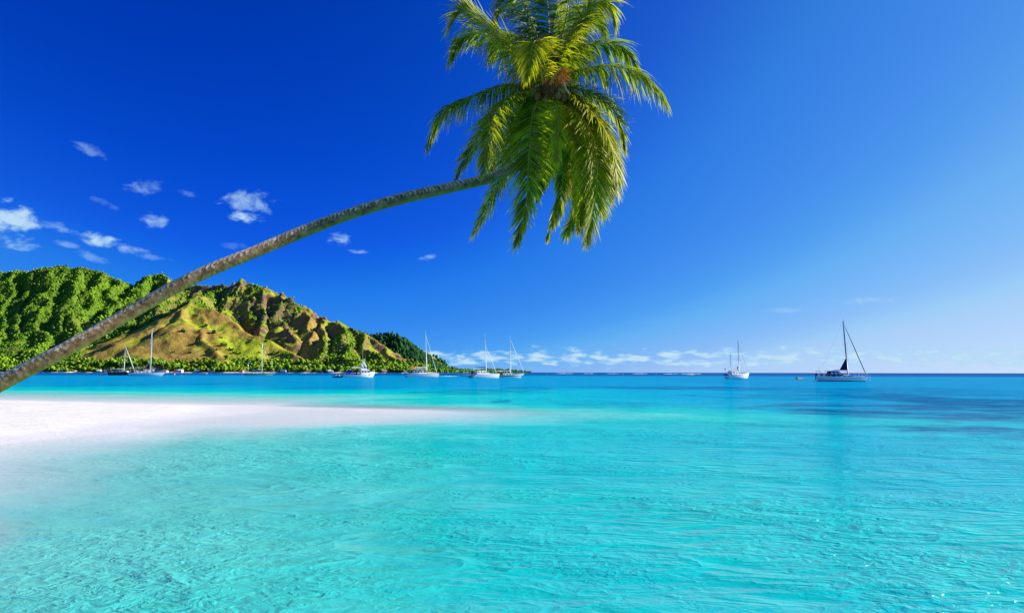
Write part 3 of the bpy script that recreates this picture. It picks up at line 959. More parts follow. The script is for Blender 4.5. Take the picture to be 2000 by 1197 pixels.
def build_palm():
    DC = 13.0
    K = .65
    base = Vector((-10.2, 9.0, 0.35))
    root = empty('coconut_palm', base)
    tag(root, 'leaning coconut palm with a long curved trunk reaching over the lagoon', 'palm tree')
    C0 = P(1078, 182, DC)
    path = [base, Vector((-8.9, 9.3, 0.9)), P(-120, 815, 9.6), P(0, 749, 9.8), P(125, 684, 10.05), P(250, 613, 10.4), P(376, 543, 10.7), P(500, 491, 11.05), P(600, 449, 11.4), P(700, 412, 11.7),
            P(800, 384, 12.0), P(900, 362, 12.35), P(965, 345, 12.55), P(1010, 318, 12.75), P(1045, 265, 12.9), C0 + Vector((-.06, .06, -.2)), C0 + Vector((0, 0, .1))]
    pts, Ltot = resample(catmull(path, 500), 900)
    ns = 40
    verts, cols, faces = [], [], []
    pos = 0.0
    rings = []
    while pos < Ltot:
        rings.append(pos)
        pos += random.uniform(.065, .095) * (1.0 if pos < Ltot * .6 else .8)
    rings = np.array(rings + [Ltot + 1])
    for i, p in enumerate(pts):
        s = i / 899 * Ltot
        t = (pts[min(i + 1, 899)] - pts[max(i - 1, 0)]).normalized()
        a = t.cross(Vector((0, 0, 1))).normalized()
        b = a.cross(t).normalized()
        frac = s / Ltot
        r0 = float(np.interp(frac, [0, .06, .22, .4, .8, .93, .97, 1], [.22, .14, .105, .09, .088, .094, .098, .065]))
        for k in range(ns):
            an = 2 * math.pi * k / ns
            cu, su = math.cos(an), math.sin(an)
            sp = s + .03 * cu + .02 * math.sin(3 * an + s)
            j = np.searchsorted(rings, sp) - 1
            j = max(j, 0)
            ph = (sp - rings[j]) / (rings[j + 1] - rings[j])
            rr = r0 * (1 + .03 * (1 - ph) * (.6 + .8 * (math.sin(j * 7.77) * .5 + .5)) + .02 * math.sin(5 * an + s * 1.7) + .015 * math.sin(9 * an + 7 * s) + .035 * math.sin(s * 2.3) * math.sin(s * .9 + 1))
            w = p + (a * cu + b * su) * rr - base
            verts.append(tuple(w))
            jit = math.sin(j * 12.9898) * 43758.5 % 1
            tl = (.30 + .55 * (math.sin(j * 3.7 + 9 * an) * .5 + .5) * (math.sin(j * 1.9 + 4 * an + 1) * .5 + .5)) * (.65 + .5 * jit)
            scar_toplit = max(0, min(1, (tl - ph) * 7)) * (.6 + .4 * jit) * max(0, min(1, .18 + 1.3 * su))  # ring scars, faded towards the underside to paint in light from above
            scar_toplit = max(scar_toplit, .75 * max(0, min(1, (su - .5) * 2.4)))  # whole upper side paled: sunlit top painted into the colour
            alg_bounce = max(0, min(1, (-su - .35) * 1.6))  # underside tint: algae together with painted shade and green water bounce
            cols.append((scar_toplit, alg_bounce, jit))
    V = np.array(verts)
    n = 900
    idx = np.arange(n - 1)[:, None] * ns + np.arange(ns)[None]
    nxt = np.arange(n - 1)[:, None] * ns + (np.arange(ns)[None] + 1) % ns
    F = np.stack([idx, nxt, nxt + ns, idx + ns], -1).reshape(-1, 4)
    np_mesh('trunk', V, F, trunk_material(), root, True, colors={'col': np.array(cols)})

    LEAF = leaf_material()
    STALK = mat('palm_stalk', (.20, .19, .025), .5, .3, noise=(6, .25))
    STALK_Y = mat('palm_stalk_yellow', (.34, .28, .02), .5, .3, noise=(6, .2))
    STALK_B = mat('palm_stalk_dry', (.20, .13, .06), .7, .2, noise=(6, .3))
    # fronds: pixel path with depth offset from the crown, leaflet length, droop, yellowing, browning
    FR = [
        ([(1060, 150, .1), (1010, 95, .2), (950, 48, .3), (905, 21, .3), (880, 50, .2)], 1.0, .32, .30, .0),
        ([(1050, 150, .4), (1000, 95, 1.0), (935, 66, 1.3), (900, 78, 1.4), (882, 112, 1.5)], .95, .45, .05, .05),
        ([(1030, 170, 0), (985, 167, .2), (928, 188, .5), (868, 216, .8), (836, 280, .9)], .85, .55, .0, .0),
        ([(1040, 178, -.2), (1000, 190, -.5), (968, 216, -.9), (954, 262, -1.3), (945, 330, -1.5)], .85, .35, .25, .08),
        ([(1035, 185, .2), (975, 220, .5), (925, 285, .8), (893, 345, .9)], .8, .35, .12, .05),
        ([(1058, 188, -.4), (1040, 225, -.8), (1034, 300, -1.2), (1028, 390, -1.3), (1012, 470, -1.2)], .82, .28, .12, .0),
        ([(1048, 195, .3), (1015, 260, .7), (985, 335, .9), (955, 400, 1.0), (930, 450, 1.0)], .8, .3, .1, .0),
        ([(1072, 180, -.3), (1086, 208, -.7), (1091, 250, -1.0), (1086, 300, -1.2), (1066, 362, -1.2)], .42, .55, .85, .0),
        ([(1080, 195, -.1), (1096, 250, -.3), (1100, 320, -.5), (1094, 390, -.6), (1070, 462, -.5)], .5, .6, .45, .35),
        ([(1100, 195, -.2), (1142, 240, -.6), (1163, 290, -.8), (1165, 380, -.9), (1146, 466, -.8)], .85, .34, .45, .05),
        ([(1100, 190, .1), (1130, 240, .4), (1140, 320, .7), (1135, 400, .8), (1110, 450, .8)], .85, .34, .25, .05),
        ([(1105, 168, .1), (1163, 186, .2), (1203, 222, .3), (1220, 284, .3)], .8, .38, .22, .0),
        ([(1105, 182, -.2), (1160, 225, -.6), (1195, 290, -.8), (1206, 372, -.8)], .85, .36, .5, .1),
        ([(1095, 150, .0), (1183, 129, .1), (1246, 143, .2), (1284, 175, .2), (1299, 198, .2)], 1.0, .62, .15, .06),
        ([(1090, 140, .4), (1140, 96, .8), (1185, 85, 1.0), (1215, 95, 1.1), (1242, 128, 1.1)], .95, .52, .05, .0),
        ([(1085, 145, .1), (1108, 75, .2), (1150, 18, .3), (1188, 4, .3), (1201, 45, .3)], .95, .5, .3, .05),
        ([(1072, 140, .5), (1072, 60, .9), (1066, -20, 1.2), (1050, -70, 1.4)], 1.0, .5, .0, .0),
        ([(1066, 140, .3), (1045, 60, .5), (1015, 2, .7), (982, 4, .8), (968, 40, .8)], .9, .5, .1, .0),
        ([(1062, 165, -.1), (1054, 112, -.4), (1046, 82, -.9), (1040, 95, -1.5), (1030, 150, -1.9)], .72, .42, .55, .0),
        ([(1082, 140, .3), (1105, 40, .6), (1120, -40, .8), (1150, -80, .9)], .95, .5, .15, .0),
        ([(1080, 145, .6), (1120, 60, 1.4), (1155, 30, 1.9), (1180, 60, 2.2)], .9, .5, .0, .0),
        ([(1060, 145, .6), (1020, 80, 1.5), (985, 75, 2.0), (960, 110, 2.2)], .9, .5, .0, .0),
        ([(1070, 175, .5), (1060, 230, 1.4), (1050, 300, 1.9), (1040, 370, 2.0)], .85, .3, .0, .1),
        ([(1090, 175, .5), (1120, 200, 1.5), (1160, 260, 2.0), (1180, 340, 2.2)], .85, .35, .1, .0),
        ([(1058, 175, .5), (1010, 210, 1.4), (975, 270, 1.9), (960, 330, 2.0)], .85, .35, .0, .05),
        ([(1082, 185, .2), (1110, 260, .3), (1120, 330, .3), (1125, 410, .3)], .8, .34, .35, .1),
        ([(1095, 185, -.1), (1150, 210, -.2), (1185, 260, -.1), (1190, 330, .1)], .8, .4, .3, .05),
        ([(1050, 185, .0), (1015, 225, -.1), (1000, 290, -.2), (985, 355, -.2)], .75, .32, .1, .12),
        ([(1088, 190, .4), (1105, 250, .9), (1112, 310, 1.2), (1106, 370, 1.3)], .8, .3, .1, .0),
        ([(1100, 185, .5), (1150, 250, 1.0), (1172, 330, 1.3), (1176, 410, 1.4)], .9, .3, .2, .05),
        ([(1092, 192, -.3), (1125, 260, -.6), (1140, 350, -.8), (1132, 440, -.8)], .8, .3, .6, .12),
        ([(1080, 190, .2), (1082, 250, .4), (1070, 320, .6), (1050, 385, .7)], .5, .6, .1, .9),
        ([(1104, 180, .3), (1172, 250, .6), (1200, 320, .8), (1195, 380, .9)], .7, .4, .3, .6),
    ]
    for fi, (pp, lmax, droop, yel, brn) in enumerate(FR):
        ctrl = [C0 + (P(*pp[0][:2], DC + K * pp[0][2]) - C0) * .15] + [P(a, b, DC + K * d) for a, b, d in pp]
        pts, L = resample(catmull(ctrl, 120), 70)
        outv = (pts[-1] + pts[40]) * .5 - C0
        O = Vector((outv.x, outv.y, 0))
        O = O.normalized() if O.length > .13 else Vector((0, -1, 0))
        mb = MB()
        rad = [float(np.interp(i / 69, [0, .08, .3, 1], [.05, .03, .019, .005])) for i in range(70)]
        mb.tube([q - base for q in pts[::2]], rad[::2], 6)
        fo = mb.build('frond', STALK_Y if yel > .4 else (STALK_B if brn > .3 else STALK), root, True)
        if yel > .8:
            tag(fo, 'narrow yellowing frond hanging from the crown')
        vs, fs, cs = [], [], []
        nl = int(125 * L / 1.95) + 44
        for side in (-1, 1):
            gap = 0
            for li in range(nl):
                u = .10 + .90 * (li + random.random() * .5) / nl
                if random.random() < .05:
                    gap = random.randint(1, 5)
                if gap > 0:
                    gap -= 1
                    continue
                f = u * 69
                k = min(int(f), 68)
                p = pts[k].lerp(pts[k + 1], f - k)
                T = (pts[min(k + 2, 69)] - pts[max(k - 2, 0)]).normalized()
                U = (Vector((0, 0, 1)) + O * .8)
                U = (U - T * U.dot(T)).normalized()
                S = T.cross(U)
                ang = float(np.interp(u, [.1, .5, .85, 1], [72, 56, 34, 12])) + random.uniform(-9, 9)
                d = T * math.cos(R(ang)) + S * side * math.sin(R(ang)) + U * random.uniform(-.05, .28)
                d.normalize()
                ln = 1.2 * K * lmax * float(np.interp(u, [.1, .25, .5, .8, 1], [.55, .9, 1, .72, .42])) * random.uniform(.68, 1.15)
                nseg = 5
                wmax = K * random.uniform(.028, .048)
                q = p.copy()
                start = len(vs)
                W0 = None
                yy = min(1, max(0, yel + random.uniform(-.22, .22)))
                bright = random.random()
                bb = 0 if random.random() > .05 + brn * .7 else random.uniform(.4, 1)
                tw = random.uniform(-.7, .7)
                ty = random.uniform(0, .55)
                gd = droop * random.uniform(.6, 1.3) * (.55 if droop < .4 else 1.0)
                for sg in range(nseg + 1):
                    uu = sg / nseg
                    w = wmax * float(np.interp(uu, [0, .15, .5, 1], [.45, 1, .8, .06]))
                    nrm = (U + S * tw - d * d.dot(U + S * tw))
                    wv = d.cross(nrm).normalized() * w * .5
                    vs.append(tuple(q - wv - base))
                    vs.append(tuple(q + wv - base))
                    tip = max(bb * (.3 + .7 * uu), brn * uu * .8 * random.random() + (.5 * random.random() if uu > .9 and random.random() < .3 else 0))
                    cs += [(min(1, yy + ty * uu), tip, bright)] * 2
                    d = (d + Vector((random.uniform(-.04, .04), random.uniform(-.04, .04), -gd * .55))).normalized()
                    q = q + d * (ln / nseg)
                for sg in range(nseg):
                    a = start + sg * 2
                    fs.append((a, a + 1, a + 3, a + 2))
        lo = np_mesh('leaflets', np.array(vs), np.array(fs), LEAF, fo, True, colors={'col': np.array(cs)})
        lo['kind'] = 'stuff'

    # heart of the crown: fibre sheath, coconuts, dry flower stalk, pale spathe
    FIB = mat('palm_fibre', (.13, .062, .022), .95, .1, noise=(9, .5), bump=(40, .8))
    NUT = mat('coconut_husk', (.20, .145, .022), .5, .4, noise=(5, .3))
    NUT_B = mat('coconut_husk_brown', (.17, .08, .022), .6, .3, noise=(5, .3))
    ORA = mat('dry_flower_stalk', (.55, .20, .03), .7, .2, noise=(8, .3))
    SPA = mat('dry_spathe', (.40, .30, .19), .7, .2, noise=(6, .2))
    mb = MB()
    c = C0 - base + Vector((0, -.22, -.02))
    mb.ball((c.x, c.y, c.z - .08), (.20, .20, .27), 14, 10)
    for i in range(90):
        a = random.uniform(0, 6.28)
        el = random.uniform(-.9, .9)
        dv = Vector((math.cos(a) * math.cos(el), math.sin(a) * math.cos(el), math.sin(el)))
        st = c + dv * .12 + Vector((0, 0, -.07))
        mb.tube([st, st + dv * random.uniform(.1, .2) + Vector((0, 0, -.03)), st + dv * random.uniform(.16, .28) + Vector((0, 0, random.uniform(-.23, -.07)))], [.009, .007, .002], 4)
    mb.build('fibre_sheath', FIB, root, True)
    for (a, b, dd, r, mt) in [(1096, 178, -.25, .11, NUT), (1089, 188, -.35, .10, NUT_B), (1101, 192, -.2, .10, NUT_B), (1050, 190, -.2, .11, NUT_B), (1042, 180, -.1, .10, NUT), (1066, 198, -.35, .10, NUT_B),
                              (1104, 206, .1, .11, NUT_B), (1048, 204, .0, .12, NUT_B)]:
        q = P(a, b, DC + K * (dd - .35)) - base
        r *= K * .95
        m2 = MB()
        secs = []
        for i in range(9):
            th = math.pi * i / 8
            rr = r * math.sin(th) * (1 + .08 * math.cos(th))
            secs.append([(q.x + rr * (1 + .05 * math.cos(3 * 2 * math.pi * k / 12)) * math.cos(2 * math.pi * k / 12), q.y + rr * (1 + .05 * math.cos(3 * 2 * math.pi * k / 12)) * math.sin(2 * math.pi * k / 12), q.z + r * 1.25 * math.cos(th)) for k in range(12)])
        m2.loft(secs, closed=True)
        m2.build('coconut', mt, root, True)
    mb = MB()
    s0 = P(1075, 165, DC - .4) - base
    s1 = P(1093, 138, DC - .55) - base
    mb.tube([s0, (s0 + s1) / 2 + Vector((0, -.05, .03)), s1, P(1106, 128, DC - .55) - base], [.033, .024, .013, .005], 6)
    for i in range(70):
        f = random.uniform(.3, 1)
        st = s0.lerp(s1, f)
        dv = Vector((random.uniform(.0, .9), random.uniform(-.4, .3), random.uniform(-.4, .4)))
        mb.tube([st, st + dv * .16, st + dv * .29 + Vector((0, 0, -.05))], [.008, .006, .004], 4)
    mb.build('flower_stalk', ORA, root, True)
    mb = MB()
    sp = [P(1086, 160, DC - .33), P(1096, 162, DC - .4), P(1104, 172, DC - .43), P(1112, 186, DC - .4)]
    sp = catmull(sp, 12)
    secs = []
    for i, q in enumerate(sp):
        u = i / 11
        w = .026 * math.sin(math.pi * (u * .9 + .05)) + .008
        t = (sp[min(i + 1, 11)] - sp[max(i - 1, 0)]).normalized()
        a = t.cross(Vector((0, -1, 0))).normalized()
        secs.append([q - base + a * w + Vector((0, .02, 0)), q - base + a * w * .5 + Vector((0, -.02, 0)), q - base + Vector((0, -.023, 0)), q - base - a * w * .5 + Vector((0, -.02, 0)), q - base - a * w + Vector((0, .02, 0)), q - base + Vector((0, .0, 0))])
    mb.loft(secs, closed=True, caps=True)
    mb.build('spathe', SPA, root, True)


build_palm()

# ------------------------------------------------------------------ boats
WHITE = mat('white_gelcoat', (.80, .80, .78), .25, .5, noise=(1.5, .04), coat=.3)
CREAM = mat('cream_deck', (.72, .68, .58), .6, .3, noise=(4, .08))
BLUEWHITE = mat('pale_blue_hull', (.48, .60, .78), .25, .5, noise=(1.5, .05), coat=.3)
REDHULL = mat('dark_red_hull', (.10, .018, .02), .35, .4, noise=(2, .2))
GREENHULL = mat('dark_green_stripe', (.02, .10, .07), .4, .4, noise=(2, .15))
NAVY = mat('navy_canvas', (.008, .014, .075), .85, .1, noise=(6, .2))
BLUECV = mat('blue_canvas', (.02, .06, .36), .85, .1, noise=(6, .2))
BLACKT = mat('antifoul', (.02, .03, .05), .6, .2, noise=(4, .2))
GLASS = mat('tinted_glass', (.015, .022, .035), .08, .6, noise=(2, .1))
ALU = mat('mast_white', (.78, .78, .76), .4, .5, noise=(2, .05))
ALUB = mat('mast_blue_grey', (.06, .12, .22), .4, .4, noise=(2, .1))
ALUG = mat('mast_grey', (.34, .37, .41), .4, .5, .3, noise=(2, .08))
STEEL = mat('stainless_rail', (.55, .57, .6), .3, .5, .8, noise=(5, .05))
WOOD = mat('varnished_wood', (.20, .085, .03), .4, .4, noise=(7, .3))
SAILW = mat('furled_sailcloth', (.72, .70, .62), .8, .2, noise=(4, .1))
ORANGE = mat('orange_paint', (.62, .14, .02), .5, .3, noise=(4, .1))
RED = mat('red_canvas', (.45, .03, .025), .8, .2, noise=(4, .15))
RUBBER = mat('grey_rubber', (.22, .23, .24), .7, .3, noise=(5, .1))
DARKBOAT = mat('dark_boat_hull', (.03, .035, .045), .5, .4, noise=(5, .2))


def hull_secs(L, B, F, draft=.55, stern=.72, bowrise=.45, rake=.10, srake=.04, n=18):
    secs = []
    for i in range(n):
        t = i / (n - 1)
        w = B / 2 * (stern + (1 - stern) * math.sin(min(t / .42, 1) * math.pi / 2)) * (1 - max(0, (t - .42) / .58) ** 2.3)
        w = max(w, .03)
        s = F * (1 + bowrise * max(0, t - .3) ** 1.6 * 1.6 + .08 * (1 - t) ** 2)
        dr = draft * math.sin(math.pi * min(max(t * .9 + .08, 0), 1)) ** .7
        row = []
        for (fw, z) in ((1.0, s), (.985, s * .66), (.94, s * .3), (.86, 0.0), (.55, -dr * .7), (0, -dr)):
            hgt = max(0, (s - z) / s)
            x = -L / 2 + L * t - rake * L * hgt * t ** 3 + srake * L * hgt * (1 - t) ** 4
            row.append((x, w * fw, z))
        secs.append(row + [(x, -y, z) for (x, y, z) in reversed(row[:-1])])
    return secs


def make_hull(root, L, B, F, hull_m, deck_m, stripe_m=None, stripe2=None, **kw):
    secs = hull_secs(L, B, F, **kw)
    mb = MB().loft(secs)
    n = len(secs[0])
    mb.add(secs[0], [tuple(range(n))])
    h = mb.build('hull', hull_m, root, True)
    h.data.polygons[len(h.data.polygons) - 1].use_smooth = False
    d = MB()
    rows = [[(s[0][0], s[0][1] * .99, s[0][2] - .04), (s[0][0], 0, s[0][2] + .02), (s[-1][0], s[-1][1] * .99, s[-1][2] - .04)] for s in secs]
    d.loft(rows).build('deck', deck_m, root)

    def band(z0, z1, m, nm):
        q = MB()
        for sgn in (1, -1):
            rr = []
            for s in secs:
                tab = sorted([(p[2], p[0], p[1]) for p in s[:6]])
                zz = [a[0] for a in tab]
                row = []
                for f in (z0, z1):
                    z = f if f > -5 else 0
                    row.append((np.interp(z, zz, [a[1] for a in tab]) + .012 * (1 if s is secs[-1] else 0), sgn * (np.interp(z, zz, [a[2] for a in tab]) + .018), z))
                rr.append(row)
            q.loft(rr)
        q.build(nm, m, root)
    if stripe_m:
        band(-.02, .17, stripe_m, 'waterline_stripe')
    if stripe2:
        band(F * .62, F * .86, stripe2, 'side_stripe')
    return secs


def sheer_at(secs, x):
    xs = [s[0][0] for s in secs]
    return float(np.interp(x, xs, [s[0][2] for s in secs])), float(np.interp(x, xs, [s[0][1] for s in secs]))


def rail(root, secs, x0, x1, h=.65, name='rail', n=5, closed_end=None):
    mb = MB()
    for sg in (1, -1):
        top = []
        for i in range(n):
            x = x0 + (x1 - x0) * i / (n - 1)
            z, w = sheer_at(secs, x)
            mb.tube([(x, sg * w * .94, z), (x, sg * w * .94, z + h)], .022, 4)
            top.append((x, sg * w * .94, z + h))
        mb.tube(top, .02, 4)
    if closed_end is not None:
        z, w = sheer_at(secs, closed_end)
        mb.tube([(closed_end, w * .94, z + h), (closed_end, -w * .94, z + h)], .02, 4)
    mb.build(name, STEEL, root)


def rig(root, x, z0, top, m, spreaders, bow, stern, B, r=.10, fore_m=None, fore_r=.07, stay_top=.97, lean=0.0, boom=None, boom_m=None, cover=None, name='mast', shroud=True, antenna=True):
    tx = x + lean
    ma = MB().tube([(x, 0, z0), ((x + tx) / 2, 0, (z0 + top) / 2), (tx, 0, top)], [r, r, r * .75], 8).build(name, m, root, True)
    if antenna:
        MB().tube([(tx, 0, top), (tx - .1, 0, top + .9)], .02, 4).box((tx + .25, 0, top + .12), (.5, .04, .05)).build('masthead_aerial', m, ma)
    for f in spreaders:
        z = z0 + (top - z0) * f
        xx = x + (tx - x) * f
        MB().tube([(xx - .12, B * .34, z + .05), (xx, 0, z), (xx - .12, -B * .34, z + .05)], [.025, .045, .025], 5).build('spreader', m, ma)
    if shroud:
        for sg in (1, -1):
            pts = [(x - .15, sg * B * .47, 1.0)]
            for f in spreaders:
                pts.append((x + (tx - x) * f - .12, sg * B * .34, z0 + (top - z0) * f))
            pts.append((tx, 0, top - .1))
            MB().tube(pts, .018, 4).build('shroud', STEEL, root)
    if bow:
        a = Vector((tx + .1, 0, z0 + (top - z0) * stay_top))
        b = Vector(bow)
        MB().tube([a, a.lerp(b, .08), a.lerp(b, .5), a.lerp(b, .93), b], [.02, fore_r * .6, fore_r, fore_r, .03], 6).build('forestay', fore_m or STEEL, root, True)
    if stern:
        MB().tube([(tx - .05, 0, top - .05), stern], .011, 4).build('backstay', STEEL, root)
    if boom:
        bl, bz = boom
        MB().tube([(x - .1, 0, bz), (x - bl, 0, bz + .06)], .07, 6).build('boom', boom_m or m, root, True)
        if cover:
            secs = []
            for i in range(9):
                u = i / 8
                h = .42 * (1 - u * .62)
                wv = .19 * (1 - u * .4)
                cz = bz + .06 * u + .06
                secs.append([(x - .12 - bl * .97 * u, wv * math.cos(a), cz + h * .5 + h * .55 * math.sin(a) + .03 * math.sin(u * 25)) for a in np.linspace(0, 2 * math.pi, 9)[:-1]])
            MB().loft(secs, True, True).build('sail_cover', cover, root, True)
    return ma


def cabin_box(root, x0, x1, w0, w1, z0, z1, m, front=.9, back=.15, name='cabin', nwin=3, winh=.35, win=True, wm=None):
    """trunk cabin with sloping ends and a row of dark windows on each side"""
    top = [(x0 + back, -w1, z1), (x1 - front, -w1 * .82, z1), (x1 - front, w1 * .82, z1), (x0 + back, w1, z1)]
    bot = [(x0, -w0, z0), (x1, -w0 * .75, z0), (x1, w0 * .75, z0), (x0, w0, z0)]
    crown = [(x0 + back + .1, 0, z1 + .07), (x1 - front - .1, 0, z1 + .06)]
    c = MB().add(bot + top + crown, [(0, 1, 5, 4), (1, 2, 6, 5), (2, 3, 7, 6), (3, 0, 4, 7), (4, 5, 9, 8), (5, 6, 9), (6, 7, 8, 9), (7, 4, 8)]).build(name, m, root)
    if win:
        L = (x1 - front) - (x0 + back)
        for sg in (1, -1):
            for i in range(nwin):
                u0, u1 = (i + .16) / nwin, (i + .84) / nwin
                zz0, zz1 = z0 + (z1 - z0) * (.5 - winh / 2 + .08), z0 + (z1 - z0) * (.5 + winh / 2 + .08)
                q = []
                for (u, z) in ((u0, zz0), (u1, zz0), (u1, zz1), (u0, zz1)):
                    f = (z - z0) / (z1 - z0)
                    xb, xt = x0 + (x1 - x0) * u, x0 + back + L * u
                    yb, yt = w0 * (1 - .25 * u), w1 * (1 - .18 * u)
                    q.append((xb + (xt - xb) * f, sg * (yb + (yt - yb) * f + .02), z))
                q2 = [(a, b - sg * .05, cc) for a, b, cc in q]
                MB().add(q + q2, [(0, 1, 2, 3), (7, 6, 5, 4), (0, 4, 5, 1), (1, 5, 6, 2), (2, 6, 7, 3), (3, 7, 4, 0)]).build('window', wm or GLASS, c)
    return c


def canopy(root, x0, x1, w, z, m, post_z, name='bimini', posts=True, bow=.12):
    secs = []
    for x in np.linspace(x0, x1, 6):
        u = (x - x0) / (x1 - x0)
        e = -.06 * (abs(u - .5) * 2) ** 3
        secs.append([(x, y * w, z + e + bow * (1 - y * y)) for y in (-1, -.6, 0, .6, 1)] + [(x, y * w, z + e + bow * (1 - y * y) - .06) for y in (1, .6, 0, -.6, -1)])
    b = MB().loft(secs, True, True).build(name, m, root)
    if posts:
        for xx in (x0 + .12, x1 - .12):
            for yy in (-w * .96, w * .96):
                MB().tube([(xx, yy, z), (xx, yy, post_z)], .025, 4).build('post', STEEL, b)
    return b


def boat_root(name, label, px, D, rz, cat='sailboat', group=None):
    p = P(px, 728, D)
    o = empty(name, (p.x, p.y, 0.0), rz)
    return tag(o, label, cat, group)


def build_boats():
    GR = 'yachts anchored in the lagoon'
    # right hand sloop
    r = boat_root('sailing_yacht', 'large sloop with blue-grey mast and dark triangular sail, rightmost boat on the lagoon', 1646, 200, R(-2), 'sailboat', GR)
    L, B, F = 13.2, 4.0, 1.15
    S = make_hull(r, L, B, F, WHITE, CREAM, BLACKT, bowrise=.3, stern=.78, rake=.07)
    cabin_box(r, -3.6, 2.8, 1.35, 1.15, 1.12, 1.62, WHITE, 1.3, .2, 'coachroof', 4, .4)
    ph = cabin_box(r, -3.7, -.1, 1.35, 1.12, 1.55, 2.62, NAVY, 1.1, .1, 'pilothouse', 3, .62, wm=BLUEWHITE)
    canopy(r, -4.3, 1.1, 1.25, 2.75, WHITE, 1.6, posts=True)
    rig(r, 1.3, 1.2, 15.6, ALUB, (.30, .58), (5.95, 0, 1.75), (-6.2, 0, 1.4), B, .17, NAVY, .10, .96, -.75, (4.6, 2.95), ALUB, None)
    MB().add([(1.12, .08, 2.95), (-.75, .14, 2.95), (1.0, .08, 6.1), (1.12, -.08, 2.95), (-.75, -.14, 2.95), (1.0, -.08, 6.1)], [(0, 1, 2), (5, 4, 3), (0, 3, 4, 1), (1, 4, 5, 2), (2, 5, 3, 0)]).build('stowed_mainsail', NAVY, r)
    rail(r, S, 3.6, 6.2, .7, 'bow_rail', 4, 6.2)
    rail(r, S, -6.4, -3.8, .7, 'stern_rail', 4, -6.4)
    arch = MB()
    for sg in (1, -1):
        arch.tube([(-6.2, sg * 1.3, 1.2), (-6.3, sg * 1.25, 2.6), (-6.0, sg * .9, 2.75)], .035, 5)
    arch.tube([(-6.3, 1.25, 2.6), (-6.3, -1.25, 2.6)], .035, 5).tube([(-5.7, .9, 2.7), (-5.7, .9, 4.1)], .03, 4)
    a = arch.build('stern_arch', STEEL, r)
    MB().box((-6.3, 0, 2.68), (.8, 2.1, .05)).build('solar_panel', NAVY, a)
    MB().box((-6.5, .9, 1.75), (.5, .35, .55), (.7, .8)).tube([(-6.6, .9, 1.5), (-6.7, .9, .35)], .09, 6).build('outboard', BLACKT, r)
    MB().box((-5.0, 1.5, 1.65), (.7, .2, .55)).build('dodger_cloth', RED, r)
    MB().box((-4.6, -1.55, 1.6), (.9, .15, .45)).build('dodger_cloth', RED, r)
    MB().box((6.45, 0, 1.72), (1.1, .5, .14)).tube([(6.9, 0, 1.7), (6.95, 0, .15)], .03, 4).build('anchor_platform', WHITE, r)
    MB().tube([(-6.3, 0, .9), (-7.3, 0, .25), (-6.5, 0, .05)], .05, 5).box((-7.0, 0, .2), (.9, 1.6, .1)).build('swim_ladder', WHITE, r)

    # ketch
    r = boat_root('ketch', 'small white ketch with two bare masts sitting alone near the horizon', 1441, 275, R(22), 'sailboat', GR)
    L, B, F = 10.2, 3.5, 1.55
    S = make_hull(r, L, B, F, WHITE, CREAM, BLACKT, bowrise=.5, stern=.8, rake=.09)
    cabin_box(r, -3.4, 1.2, 1.3, 1.1, 1.55, 2.3, WHITE, .9, .2, 'coachroof', 3, .4)
    cabin_box(r, -3.5, -1.4, 1.1, 1.0, 2.15, 2.85, WHITE, .5, .1, 'wheelhouse', 3, .55)
    rig(r, .5, 2.2, 13.6, ALUG, (.42,), (4.2, 0, 3.5), None, B, .12, ALUG, .05, .92, -.1, (3.2, 3.3), ALUG, SAILW)
    rig(r, -3.0, 2.2, 8.7, ALUG, (.55,), None, None, B * .7, .08, None, .05, .95, 0, None, name='mizzen_mast')
    rail(r, S, 2.6, 4.8, .75, 'bow_rail', 4, 4.8)
    rail(r, S, -4.9, -3.2, .75, 'stern_rail', 3, -4.9)
    MB().box((.1, 0, 3.9), (.7, .35, 1.0), (.6, .8)).build('sail_bag', RUBBER, r)
    MB().tube([(-4.9, .3, 2.2), (-5.3, .3, 3.9)], .03, 4).box((-5.2, .3, 3.5), (.5, .03, .5), (.8, 1), (-.1, 0)).build('ensign', BLUECV, r)
    MB().box((-5.2, 0, 1.5), (.5, 1.8, .5)).build('boarding_platform', BLUECV, r)

    # monohull beside the catamaran
    r = boat_root('sailing_yacht', 'white sloop with dark sheer stripe moored just right of the catamaran', 995, 314, R(14), 'sailboat', GR)
    L, B, F = 12.6, 3.7, 1.15
    S = make_hull(r, L, B, F, WHITE, CREAM, None, DARKBOAT, bowrise=.55, stern=.6, rake=.13)
    cabin_box(r, -3.2, 2.6, 1.25, 1.0, 1.1, 1.75, WHITE, 1.2, .2, 'coachroof', 4, .4)
    canopy(r, -5.3, -3.2, 1.3, 2.7, SAILW, 1.3)
    MB().box((-4.6, 0, 1.6), (3.2, 3.0, 1.0), (.9, .85)).build('cockpit_cloth', DARKBOAT, r)
    rig(r, .5, 1.6, 16.4, ALU, (.33, .62), (6.2, 0, 1.75), (-6.2, 0, 1.4), B, .15, SAILW, .12, .95, -.3, (4.5, 2.6), ALU, SAILW)
    rail(r, S, 3.8, 6.0, .7, 'bow_rail', 4, 6.0)
    for yy, hh in ((.9, 4.2), (-.9, 3.8)):
        MB().tube([(-5.9, yy, 1.3), (-5.9, yy, hh)], .05, 5).build('stern_pole', STEEL, r)

    # catamaran
    r = boat_root('catamaran', 'white sailing catamaran with a blue sail cover along its boom', 944, 302, R(22), 'catamaran', GR)
